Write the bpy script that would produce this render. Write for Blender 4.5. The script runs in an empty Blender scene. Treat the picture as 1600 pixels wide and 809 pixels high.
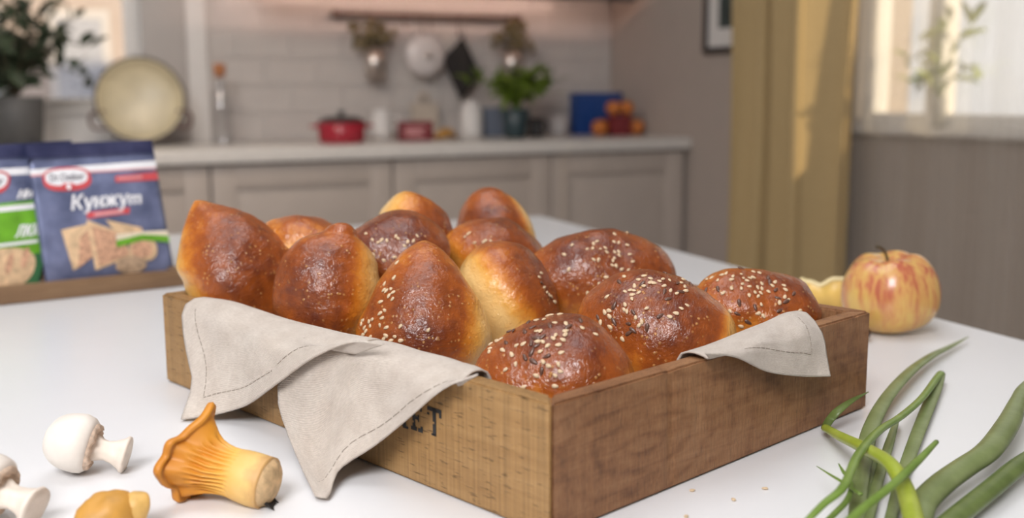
import bpy, bmesh, math, random
from mathutils import Vector, Matrix, noise
from mathutils.bvhtree import BVHTree

scene = bpy.context.scene
COL = scene.collection
PI = math.pi
random.seed(7)
T = 0.82        # table top height (m)
W = 0.878       # kitchen worktop height (m)

# ------------------------------------------------------------------ camera
cam_d = bpy.data.cameras.new('camera')
cam = bpy.data.objects.new('camera', cam_d)
COL.objects.link(cam)
RT = Vector((0.9061, -0.4233, -0.0052)); UPV = Vector((0.0698, 0.1374, 0.9881)); FW = Vector((0.4176, 0.8955, -0.1540))
cam.matrix_world = Matrix(((RT.x, UPV.x, -FW.x, 0.0), (RT.y, UPV.y, -FW.y, 0.0), (RT.z, UPV.z, -FW.z, 1.05), (0, 0, 0, 1)))
cam_d.sensor_width = 36.0
cam_d.lens = 1665.0 / 1600.0 * 36.0
cam_d.clip_start = 0.02
cam_d.dof.use_dof = True
cam_d.dof.focus_distance = 0.69
cam_d.dof.aperture_fstop = 4.8
cam_d.dof.aperture_blades = 0
scene.camera = cam

# ------------------------------------------------------------------ world, lights, exposure
scene.view_settings.view_transform = 'Standard'
scene.view_settings.look = 'None'
scene.view_settings.gamma = 1.0
scene.view_settings.use_curve_mapping = False
scene.view_settings.exposure = 0.0
world = bpy.data.worlds.new('world'); scene.world = world
world.use_nodes = True
bg = world.node_tree.nodes['Background']
bg.inputs['Color'].default_value = (1.0, 0.965, 0.93, 1)
bg.inputs['Strength'].default_value = 1.2

def area(name, loc, target, sx, sy, power, color):
    d = bpy.data.lights.new(name, 'AREA'); d.shape = 'RECTANGLE'; d.size = sx; d.size_y = sy
    d.energy = power; d.color = color
    o = bpy.data.objects.new(name, d); COL.objects.link(o)
    o.location = loc
    o.rotation_euler = (Vector(target) - Vector(loc)).to_track_quat('-Z', 'Y').to_euler()
    return o

area('key_softbox', (-0.95, -0.75, 2.45), (0.35, 0.80, 0.85), 1.0, 1.0, 64.0, (0.995, 0.985, 1.0))
area('ceiling_lamp', (0.2, 1.0, 2.60), (0.2, 1.0, 0.8), 1.5, 1.1, 14.0, (0.95, 0.97, 1.0))
area('kitchen_fill', (0.30, 2.72, 1.80), (0.62, 3.43, 0.50), 0.4, 0.3, 6.0, (1.0, 0.84, 0.70))  # added warm fill without a fitting, brightens the cabinets from the left
area('cupboard_light_strip', (1.50, 3.70, 1.422), (1.50, 4.03, 1.352), 1.45, 0.005, 1.7, (1.0, 0.66, 0.53))
sun_d = bpy.data.lights.new('sun', 'SUN'); sun_d.energy = 5.5; sun_d.angle = math.radians(1.2); sun_d.color = (1.0, 0.80, 0.50)
sun = bpy.data.objects.new('sun', sun_d); COL.objects.link(sun)
sun.rotation_euler = Vector((-0.33, 0.93, -0.30)).to_track_quat('-Z', 'Y').to_euler()

# ------------------------------------------------------------------ helpers
def bm_new(): return bmesh.new()

def obj(name, bm, m, parent=None, smooth=True, kind=None, label=None):
    me = bpy.data.meshes.new(name)
    bmesh.ops.recalc_face_normals(bm, faces=bm.faces)
    bm.to_mesh(me); bm.free()
    if smooth:
        for p in me.polygons: p.use_smooth = True
    if m is not None:
        for mm in (m if isinstance(m, (list, tuple)) else [m]): me.materials.append(mm)
    o = bpy.data.objects.new(name, me); COL.objects.link(o)
    if parent: o.parent = parent
    if kind: o['kind'] = kind
    if label: o['label'] = label
    return o

def tag(o, label, cat, group=None):
    o['label'] = label; o['category'] = cat
    if group: o['group'] = group
    return o

def thing(name, label, cat, loc=(0, 0, 0), rotz=0.0, group=None, rot=None):
    o = bpy.data.objects.new(name, None); COL.objects.link(o)
    o.location = loc; o.rotation_euler = rot if rot else (0, 0, rotz)
    o.empty_display_size = 0.02
    return tag(o, label, cat, group)

def autosmooth(o, ang=35):
    me = o.data
    b = bmesh.new(); b.from_mesh(me)
    for e in b.edges:
        if len(e.link_faces) == 2 and e.calc_face_angle(0) > math.radians(ang): e.smooth = False
    b.to_mesh(me); b.free()
    return o

def box(bm, x0, x1, y0, y1, z0, z1, bev=0.0, seg=2):
    n0 = len(bm.verts)
    r = bmesh.ops.create_cube(bm, size=1.0)
    vs = r['verts']
    for v in vs:
        v.co = Vector(((x0 + x1) / 2 + v.co.x * (x1 - x0), (y0 + y1) / 2 + v.co.y * (y1 - y0), (z0 + z1) / 2 + v.co.z * (z1 - z0)))
    if bev > 0:
        es = list({e for v in vs for e in v.link_edges})
        bmesh.ops.bevel(bm, geom=es, offset=bev, segments=seg, affect='EDGES', profile=0.6)
    return bm

def boxobj(name, dims, m, parent=None, bev=0.002, **k):
    b = bm_new(); box(b, *dims, bev=bev)
    return autosmooth(obj(name, b, m, parent, **k))

def prism(bm, pts, z0, z1, bev=0.0):
    bot = [bm.verts.new((x, y, z0)) for x, y in pts]; top = [bm.verts.new((x, y, z1)) for x, y in pts]
    fs = [bm.faces.new(bot[::-1]), bm.faces.new(top)]
    n = len(pts)
    for i in range(n): fs.append(bm.faces.new((bot[i], bot[(i + 1) % n], top[(i + 1) % n], top[i])))
    if bev > 0:
        es = list({e for f in fs for e in f.edges})
        bmesh.ops.bevel(bm, geom=es, offset=bev, segments=2, affect='EDGES')
    return bm

def lathe(bm, prof, n=32, fn=None):
    rings = []
    for (r, z) in prof:
        if r < 1e-6: rings.append([bm.verts.new((0, 0, z))])
        else:
            ring = []
            for k in range(n):
                a = 2 * PI * k / n
                c = Vector((r * math.cos(a), r * math.sin(a), z))
                ring.append(bm.verts.new(fn(c, a) if fn else c))
            rings.append(ring)
    for A, B in zip(rings[:-1], rings[1:]):
        for k in range(n):
            a0, a1 = A[k % len(A)], A[(k + 1) % len(A)]; b0, b1 = B[k % len(B)], B[(k + 1) % len(B)]
            f = []
            for q in (a0, a1, b1, b0):
                if q not in f: f.append(q)
            if len(f) > 2: bm.faces.new(f)
    return bm

def frames(pts):
    out = []; prev = None
    n = len(pts)
    for i in range(n):
        t = (pts[min(i + 1, n - 1)] - pts[max(i - 1, 0)]).normalized()
        if prev is None:
            a = Vector((0, 0, 1)) if abs(t.z) < 0.9 else Vector((1, 0, 0))
            nrm = (a - t * a.dot(t)).normalized()
        else:
            nrm = (prev - t * prev.dot(t)).normalized()
        prev = nrm; out.append((t, nrm, t.cross(nrm)))
    return out

def tube(bm, pts, rad, n=10, flat=1.0, cap=True):
    pts = [Vector(p) for p in pts]; fr = frames(pts); rings = []
    for i, p in enumerate(pts):
        r = rad[i] if isinstance(rad, (list, tuple)) else rad
        t, a, b = fr[i]
        rings.append([bm.verts.new(p + a * (r * flat * math.sin(2 * PI * k / n)) + b * (r * math.cos(2 * PI * k / n))) for k in range(n)])
    for A, B in zip(rings[:-1], rings[1:]):
        for k in range(n): bm.faces.new((A[k], A[(k + 1) % n], B[(k + 1) % n], B[k]))
    if cap: bm.faces.new(rings[0][::-1]); bm.faces.new(rings[-1])
    return bm

def spline(P, per=6):
    P = [Vector(p) for p in P]; out = []
    for i in range(len(P) - 1):
        p0 = P[max(i - 1, 0)]; p1 = P[i]; p2 = P[i + 1]; p3 = P[min(i + 2, len(P) - 1)]
        for k in range(per):
            t = k / per
            out.append(0.5 * ((2 * p1) + (p2 - p0) * t + (2 * p0 - 5 * p1 + 4 * p2 - p3) * t * t + (3 * p1 - p0 - 3 * p2 + p3) * t ** 3))
    out.append(P[-1]); return out

def grid(bm, fn, nu, nv, uv=None):
    V = [[bm.verts.new(fn(i / nu, j / nv)) for j in range(nv + 1)] for i in range(nu + 1)]
    lay = bm.loops.layers.uv.verify() if uv else None
    for i in range(nu):
        for j in range(nv):
            f = bm.faces.new((V[i][j], V[i + 1][j], V[i + 1][j + 1], V[i][j + 1]))
            if uv:
                for lp, (a, b) in zip(f.loops, ((i, j), (i + 1, j), (i + 1, j + 1), (i, j + 1))): lp[lay].uv = (a / nu * uv[0], b / nv * uv[1])
    return V

# ------------------------------------------------------------------ materials
def newmat(name):
    m = bpy.data.materials.new(name); m.use_nodes = True
    nt = m.node_tree
    return m, nt, nt.nodes['Principled BSDF']

def nd(nt, t, **kw):
    n = nt.nodes.new(t)
    for k, v in kw.items():
        if k in n.inputs.keys(): n.inputs[k].default_value = v
        else: setattr(n, k, v)
    return n

def rgba(c): return (c[0], c[1], c[2], 1.0)

def ramp(nt, fac, stops):
    r = nt.nodes.new('ShaderNodeValToRGB')
    el = r.color_ramp.elements
    while len(el) < len(stops): el.new(0.5)
    for e, (p, c) in zip(el, stops): e.position = p; e.color = rgba(c)
    nt.links.new(fac, r.inputs['Fac'])
    return r.outputs['Color']

def coords(nt, scale=(1, 1, 1), kind='Object', rot=(0, 0, 0)):
    tc = nt.nodes.new('ShaderNodeTexCoord'); mp = nt.nodes.new('ShaderNodeMapping')
    mp.inputs['Scale'].default_value = scale; mp.inputs['Rotation'].default_value = rot
    nt.links.new(tc.outputs[kind], mp.inputs['Vector'])
    return mp.outputs['Vector']

def tex(nt, vec, scale, detail=3.0, rough=0.55, dist=0.0):
    n = nd(nt, 'ShaderNodeTexNoise', Scale=scale, Detail=detail, Roughness=rough, Distortion=dist)
    nt.links.new(vec, n.inputs['Vector'])
    return n.outputs['Fac']

def math_(nt, op, a, b=0.5, c=None):
    n = nt.nodes.new('ShaderNodeMath'); n.operation = op
    for i, q in enumerate((a, b, c)):
        if q is None: continue
        if isinstance(q, (int, float)): n.inputs[i].default_value = q
        else: nt.links.new(q, n.inputs[i])
    return n.outputs[0]

def mixc(nt, fac, a, b, mode='MIX'):
    n = nt.nodes.new('ShaderNodeMix'); n.data_type = 'RGBA'; n.blend_type = mode
    if isinstance(fac, (int, float)): n.inputs[0].default_value = fac
    else: nt.links.new(fac, n.inputs[0])
    for i, q in ((6, a), (7, b)):
        if isinstance(q, tuple): n.inputs[i].default_value = rgba(q)
        else: nt.links.new(q, n.inputs[i])
    return n.outputs[2]

def bump(nt, p, h, strength, dist):
    b = nd(nt, 'ShaderNodeBump', Strength=strength, Distance=dist)
    nt.links.new(h, b.inputs['Height']); nt.links.new(b.outputs['Normal'], p.inputs['Normal'])
    return b

def simple(name, c, rough=0.5, var=0.06, scale=30, metallic=0.0, bumpd=0.0, spec=0.5, coat=0.0):
    m, nt, p = newmat(name)
    vec = coords(nt)
    f = tex(nt, vec, scale)
    lo = tuple(x * (1 - var) for x in c); hi = tuple(min(1, x * (1 + var)) for x in c)
    nt.links.new(ramp(nt, f, [(0.3, lo), (0.7, hi)]), p.inputs['Base Color'])
    p.inputs['Roughness'].default_value = rough; p.inputs['Metallic'].default_value = metallic
    p.inputs['Specular IOR Level'].default_value = spec; p.inputs['Coat Weight'].default_value = coat
    if bumpd: bump(nt, p, f, 0.6, bumpd)
    return m

def wood(name, cols, grain=(4, 60, 60), pore=0.5, saw=0.0, rough=0.55, rings=0.0, poredir=(14, 320, 320)):
    m, nt, p = newmat(name)
    v1 = coords(nt, grain)
    big = tex(nt, coords(nt, (grain[0] * 1.3, grain[1] * .22, grain[2] * .16)), 1.0, 3.0, 0.6, 0.9)
    g = tex(nt, v1, 2.2, 5.0, 0.62, 0.5)
    f = math_(nt, 'ADD', math_(nt, 'MULTIPLY', g, 0.55), math_(nt, 'MULTIPLY', big, 0.45))
    if rings > 0:
        w = nd(nt, 'ShaderNodeTexWave', Scale=12.0, Distortion=9.0, Detail=3.0); w.wave_type = 'RINGS'; w.rings_direction = 'SPHERICAL'
        w.inputs['Detail Scale'].default_value = 1.2
        wc = coords(nt, (1.0, 0.4, 2.2)); wc.node.inputs['Location'].default_value = (-0.075, 0, -0.07)
        nt.links.new(wc, w.inputs['Vector'])
        arcs = math_(nt, 'POWER', w.outputs['Fac'], 3.0)
        f = math_(nt, 'ADD', f, math_(nt, 'MULTIPLY', math_(nt, 'SUBTRACT', 0.35, arcs), rings))
        fib = tex(nt, coords(nt, (900, 900, 150)), 1.0, 3, 0.7)
        f = math_(nt, 'ADD', f, math_(nt, 'MULTIPLY', math_(nt, 'SUBTRACT', fib, 0.5), 0.55))
    c = ramp(nt, f, [(0.28, cols[0]), (0.5, cols[1]), (0.72, cols[2])])
    pr = tex(nt, coords(nt, poredir), 1.0, 2.0, 0.6)
    mask = ramp(nt, pr, [(0.60, (0, 0, 0)), (0.70, (1, 1, 1))])
    mk = math_(nt, 'MULTIPLY', mask, pore)
    c = mixc(nt, mk, c, tuple(x * 0.35 for x in cols[0]))
    if saw > 0:
        sv = tex(nt, coords(nt, (420, 420, 9)), 1.0, 2.0, 0.6)
        c = mixc(nt, saw, c, ramp(nt, sv, [(0.35, (0.25, 0.25, 0.25)), (0.65, (1, 1, 1))]), 'MULTIPLY')
    nt.links.new(c, p.inputs['Base Color'])
    p.inputs['Roughness'].default_value = rough
    bump(nt, p, math_(nt, 'SUBTRACT', g, mk), 0.5, 0.0006)
    return m

def bun_mat(name, bake, H, pl, thr, gain):
    m, nt, p = newmat(name)
    tc = nt.nodes.new('ShaderNodeTexCoord'); sx = nt.nodes.new('ShaderNodeSeparateXYZ')
    nt.links.new(tc.outputs['Object'], sx.inputs[0])
    vec = coords(nt)
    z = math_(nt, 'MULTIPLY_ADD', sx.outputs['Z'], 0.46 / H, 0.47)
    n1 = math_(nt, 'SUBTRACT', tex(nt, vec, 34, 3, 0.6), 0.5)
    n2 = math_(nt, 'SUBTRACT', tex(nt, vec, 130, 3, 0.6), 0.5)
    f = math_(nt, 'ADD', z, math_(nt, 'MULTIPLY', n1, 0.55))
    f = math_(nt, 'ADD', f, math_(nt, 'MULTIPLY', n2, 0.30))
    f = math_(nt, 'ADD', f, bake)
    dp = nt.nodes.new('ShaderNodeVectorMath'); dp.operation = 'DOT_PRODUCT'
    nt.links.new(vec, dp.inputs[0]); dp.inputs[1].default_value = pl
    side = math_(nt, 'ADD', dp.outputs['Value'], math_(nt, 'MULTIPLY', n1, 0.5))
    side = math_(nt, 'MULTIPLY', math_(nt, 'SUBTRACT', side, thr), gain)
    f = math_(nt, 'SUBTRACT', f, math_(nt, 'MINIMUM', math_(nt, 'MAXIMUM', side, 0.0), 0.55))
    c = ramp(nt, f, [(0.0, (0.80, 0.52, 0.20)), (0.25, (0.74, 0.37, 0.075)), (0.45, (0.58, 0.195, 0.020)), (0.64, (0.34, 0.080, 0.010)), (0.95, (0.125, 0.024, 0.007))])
    vo = nd(nt, 'ShaderNodeTexVoronoi', Scale=260.0); nt.links.new(vec, vo.inputs['Vector'])
    dot = ramp(nt, vo.outputs['Distance'], [(0.16, (1, 1, 1)), (0.30, (0, 0, 0))])
    area_ = ramp(nt, tex(nt, vec, 60, 2), [(0.48, (0, 0, 0)), (0.62, (1, 1, 1))])
    spot = math_(nt, 'MULTIPLY', dot, area_)
    c = mixc(nt, math_(nt, 'MULTIPLY', spot, 0.5), c, (0.74, 0.40, 0.13))
    nt.links.new(c, p.inputs['Base Color'])
    nt.links.new(math_(nt, 'MULTIPLY_ADD', tex(nt, vec, 90, 2), 0.30, 0.26), p.inputs['Roughness'])
    p.inputs['Specular IOR Level'].default_value = 0.22
    p.inputs['Coat Weight'].default_value = 0.75
    p.inputs['Coat Roughness'].default_value = 0.13
    h = math_(nt, 'ADD', math_(nt, 'MULTIPLY', n2, 1.0), math_(nt, 'MULTIPLY', spot, 0.30))
    wrk = tex(nt, coords(nt, (1.0, 0.6, 0.8)), 330, 3, 0.65, 0.8)
    h = math_(nt, 'ADD', h, math_(nt, 'MULTIPLY', wrk, 0.75))
    b = bump(nt, p, h, 0.75, 0.0013)
    nt.links.new(b.outputs['Normal'], p.inputs['Coat Normal'])
    return m

def linen_mat():
    m, nt, p = newmat('linen')
    vec = coords(nt, (1, 1, 1), 'UV')
    wx = nd(nt, 'ShaderNodeTexWave', Scale=260.0, Distortion=1.2, Detail=1.0); wx.bands_direction = 'X'
    wy = nd(nt, 'ShaderNodeTexWave', Scale=260.0, Distortion=1.2, Detail=1.0); wy.bands_direction = 'Y'
    nt.links.new(vec, wx.inputs['Vector']); nt.links.new(vec, wy.inputs['Vector'])
    h = math_(nt, 'ADD', wx.outputs['Fac'], wy.outputs['Fac'])
    f = tex(nt, vec, 60, 4); s = tex(nt, coords(nt, (260, 1100, 1), 'UV'), 1.0, 2)
    c = ramp(nt, f, [(0.3, (0.60, 0.52, 0.45)), (0.7, (0.70, 0.625, 0.55))])
    c = mixc(nt, 0.35, c, ramp(nt, s, [(0.35, (0.62, 0.6, 0.58)), (0.65, (1, 1, 1))]), 'MULTIPLY')
    c = mixc(nt, 0.22, c, ramp(nt, h, [(0.2, (0.45, 0.42, 0.4)), (1.2, (1, 1, 1))]), 'MULTIPLY')
    nt.links.new(c, p.inputs['Base Color']); p.inputs['Roughness'].default_value = 0.9
    p.inputs['Sheen Weight'].default_value = 0.15; p.inputs['Specular IOR Level'].default_value = 0.15
    bump(nt, p, math_(nt, 'ADD', math_(nt, 'MULTIPLY', h, 0.5), f), 0.5, 0.0008)
    return m

def glass_mat(name, tint=(1, 1, 1), mixf=0.1):
    m = bpy.data.materials.new(name); m.use_nodes = True; nt = m.node_tree; nt.nodes.clear()
    o = nt.nodes.new('ShaderNodeOutputMaterial'); t = nd(nt, 'ShaderNodeBsdfTransparent', Color=rgba(tint)); g = nd(nt, 'ShaderNodeBsdfGlossy', Roughness=0.03)
    mx = nd(nt, 'ShaderNodeMixShader', Fac=mixf)
    nt.links.new(t.outputs[0], mx.inputs[1]); nt.links.new(g.outputs[0], mx.inputs[2]); nt.links.new(mx.outputs[0], o.inputs[0])
    return m

def sheer_mat():
    m = bpy.data.materials.new('sheer_fabric'); m.use_nodes = True; nt = m.node_tree; nt.nodes.clear()
    o = nt.nodes.new('ShaderNodeOutputMaterial'); t = nt.nodes.new('ShaderNodeBsdfTransparent')
    d = nd(nt, 'ShaderNodeBsdfDiffuse', Color=rgba((0.66, 0.605, 0.53))); tr = nd(nt, 'ShaderNodeBsdfTranslucent', Color=rgba((0.66, 0.605, 0.53)))
    a = nd(nt, 'ShaderNodeMixShader', Fac=0.55)
    nt.links.new(d.outputs[0], a.inputs[1]); nt.links.new(tr.outputs[0], a.inputs[2])
    mx = nt.nodes.new('ShaderNodeMixShader')
    f = tex(nt, coords(nt, (1, 60, 1)), 1.0, 2)
    nt.links.new(math_(nt, 'MULTIPLY_ADD', f, 0.40, 0.26), mx.inputs[0])
    nt.links.new(t.outputs[0], mx.inputs[1]); nt.links.new(a.outputs[0], mx.inputs[2]); nt.links.new(mx.outputs[0], o.inputs[0])
    return m

def emit(name, c, s):
    m = bpy.data.materials.new(name); m.use_nodes = True; nt = m.node_tree; nt.nodes.clear()
    o = nt.nodes.new('ShaderNodeOutputMaterial'); e = nd(nt, 'ShaderNodeEmission', Color=rgba(c), Strength=s)
    nt.links.new(e.outputs[0], o.inputs[0]); return m

M_table = simple('white_laminate', (0.80, 0.80, 0.81), 0.32, 0.01, 8)
M_wall = simple('warm_grey_paint', (0.45, 0.385, 0.34), 0.8, 0.02, 12)
M_white = simple('white_paint', (0.76, 0.74, 0.72), 0.6, 0.02, 12)
M_trim = simple('grey_trim_paint', (0.48, 0.45, 0.43), 0.55, 0.03, 12)
M_tile = simple('white_glazed_tile', (0.56, 0.525, 0.50), 0.18, 0.03, 9)
M_grout = simple('grey_grout', (0.50, 0.47, 0.45), 0.9, 0.05, 80)
M_cab = simple('greige_cabinet_paint', (0.50, 0.435, 0.385), 0.45, 0.03, 10)
M_gap = simple('dark_gap', (0.10, 0.09, 0.085), 0.8, 0.05, 20)
M_worktop = simple('pale_stone_worktop', (0.74, 0.71, 0.67), 0.30, 0.06, 60)
M_floor = wood('floor_boards', [(0.10, 0.07, 0.05), (0.16, 0.11, 0.08), (0.2, 0.14, 0.1)], pore=0.1)
M_oak = wood('pale_oak_board', [(0.28, 0.145, 0.048), (0.38, 0.215, 0.080), (0.47, 0.285, 0.120)], grain=(60, 5, 60), pore=0.75, saw=0.35, poredir=(300, 75, 620))
M_acacia = wood('reddish_brown_board', [(0.145, 0.058, 0.023), (0.27, 0.122, 0.050), (0.37, 0.190, 0.088)], grain=(10, 60, 75), pore=0.45, saw=0.24, rings=0.10, poredir=(700, 700, 90))
M_tray = wood('tray_wood', [(0.13, 0.07, 0.035), (0.21, 0.12, 0.06), (0.28, 0.17, 0.09)], grain=(5, 60, 60), pore=0.3)
M_ink = simple('black_ink', (0.030, 0.028, 0.027), 0.8, 0.2, 200)
M_linen = linen_mat()
M_stitch = simple('stitch_thread', (0.33, 0.28, 0.23), 0.9, 0.1, 200)
M_sesame = simple('sesame_hull', (0.66, 0.49, 0.31), 0.5, 0.12, 400)
M_flax = simple('flax_hull', (0.13, 0.062, 0.042), 0.3, 0.25, 400)

BUNS = [
    ('A', 'large glossy plain bun with a pointed tip, leaning in the left end of the crate', (0.1606, 0.8735, 0.9154), (-0.5292, 0.4289, 0.7321), (-0.0541, -0.8781, 0.4753), 0.124, 0.094, 0.037, 0.03, -0.18, (2.0, 0.5), (1.55, 0.74), -0.02, 1, (-0.006, 0.0), (3.52, 20.28, -5.63), 0.35, 0.55),
    ('B', 'plain bun standing upright with a blunt knobbly tip, dark shaded lower front', (0.205, 0.7729, 0.9054), (0.2382, 0.1657, 0.957), (-0.5542, -0.786, 0.2741), 0.101, 0.0775, 0.037, 0.03, -0.1, (2.2, 0.5), (2.1, 0.5, 0.4), -0.03, 2, (-0.009, 0.006), (0.52, -25.71, -2.16), 0.55, 1.0),
    ('C', 'pale golden plain bun peeping out low between the two leftmost upright buns', (0.2215, 0.8792, 0.9189), (0.9224, -0.3446, -0.1743), (0.1078, -0.2037, 0.9731), 0.0955, 0.07, 0.03, 0.026, 0, (2, 0.55), (2, 0.55), -0.24, 3, (0, 0), (-20.58, 1.51, -5.96), 0.9, 0.3),
    ('D', 'dark brown sesame bun lying behind the plain bun with the knobbly tip', (0.2705, 0.8111, 0.9158), (0.9446, -0.1674, 0.2822), (-0.3247, -0.5998, 0.7313), 0.099, 0.074, 0.036, 0.03, 0.15, (2, 0.58), (2.2, 0.5), 0.03, 4, (0, 0), (-18.69, 10.19, 1.22), 0.9, 0.3),
    ('E', 'plain bun, orange on the left and dark on the right, behind the dark sesame bun', (0.3096, 0.8714, 0.9174), (0.0143, 0.163, 0.9865), (0.4208, -0.896, 0.1419), 0.098, 0.08, 0.042, 0.042, -0.25, (2, 0.5), (1.9, 0.6), -0.02, 5, (0.003, 0), (8.27, 19.02, -12.06), 0.15, 0.6),
    ('F', 'upright pear shaped bun with sesame down its left flank, in the middle of the front', (0.2574, 0.7025, 0.8979), (0.1605, 0.332, 0.9295), (-0.437, -0.8205, 0.3685), 0.101, 0.09, 0.037, 0.034, -0.45, (2.4, 0.5), (1.65, 0.66), -0.06, 6, (0, 0.0), (-3.08, -21.94, -0.93), 0.62, 1.2),
    ('G', 'bun on its side showing a pale underside, right of the pear shaped bun', (0.3421, 0.74, 0.8909), (-0.4242, 0.2884, 0.8584), (0.5779, -0.6436, 0.5018), 0.096, 0.078, 0.039, 0.036, 0.0, (2, 0.5), (2, 0.5), -0.04, 7, (0, 0), (-2.41, 20.98, -14.43), 0.05, 0.75),
    ('H', 'small golden bun with a few sesame grains, in front of the rearmost upright bun', (0.3723, 0.8298, 0.9108), (0.9487, -0.2053, -0.2404), (0.1025, -0.5198, 0.8481), 0.096, 0.076, 0.031, 0.03, -0.1, (2, 0.55), (1.8, 0.62), -0.1, 8, (0, 0), (19.74, -2.17, 9.95), 0.9, 0.3),
    ('I', 'rearmost upright bun, reddish brown with a pale cream right edge', (0.403, 0.9053, 0.9136), (-0.0034, 0.171, 0.9853), (-0.6647, -0.7365, 0.1256), 0.1, 0.078, 0.0365, 0.03, -0.2, (2.2, 0.5), (2.3, 0.52), 0.02, 9, (0.002, 0), (3.44, -22.16, -12.94), 0.55, 1.5),
    ('J', 'long dark loaf shaped bun topped with sesame only, rear right of the crate', (0.4221, 0.7484, 0.8968), (0.9524, -0.2976, 0.0659), (-0.2249, -0.5402, 0.8109), 0.137, 0.078, 0.0385, 0.034, 0.05, (1.8, 0.62), (2.5, 0.5), 0.0, 10, (0, 0.0), (-14.33, 3.79, 3.1), 0.55, 0.6),
    ('K', 'big round bun with sesame and flax seeds, over the middle of the right crate side', (0.3852, 0.5974, 0.8927), (0.7406, -0.6556, -0.1471), (-0.3009, -0.5194, 0.7998), 0.1085, 0.08, 0.0385, 0.034, 0.0, (1.9, 0.58), (2.3, 0.5), 0.01, 11, (0, 0), (18.04, 3.25, -4.17), 0.62, 2.2),
    ('M', 'rightmost bun with sesame and flax seeds, beside the small napkin corner', (0.4865, 0.622, 0.8888), (0.9562, -0.2486, -0.1548), (0.0341, -0.4304, 0.902), 0.098, 0.074, 0.0325, 0.03, 0.05, (1.9, 0.54), (2.1, 0.52), -0.06, 12, (0, 0), (-6.66, 22.82, 13.08), 0.55, 0.6),
    ('L', 'lowest bun with sesame and flax seeds, right in the near corner of the crate', (0.2841, 0.5529, 0.8797), (0.8606, -0.5083, 0.0302), (-0.2452, -0.3618, 0.8994), 0.0985, 0.076, 0.033, 0.028, 0.05, (1.8, 0.6), (2.4, 0.5), -0.04, 13, (0, 0), (19.73, -1.1, -7.07), 0.75, 0.9),
]
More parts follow.
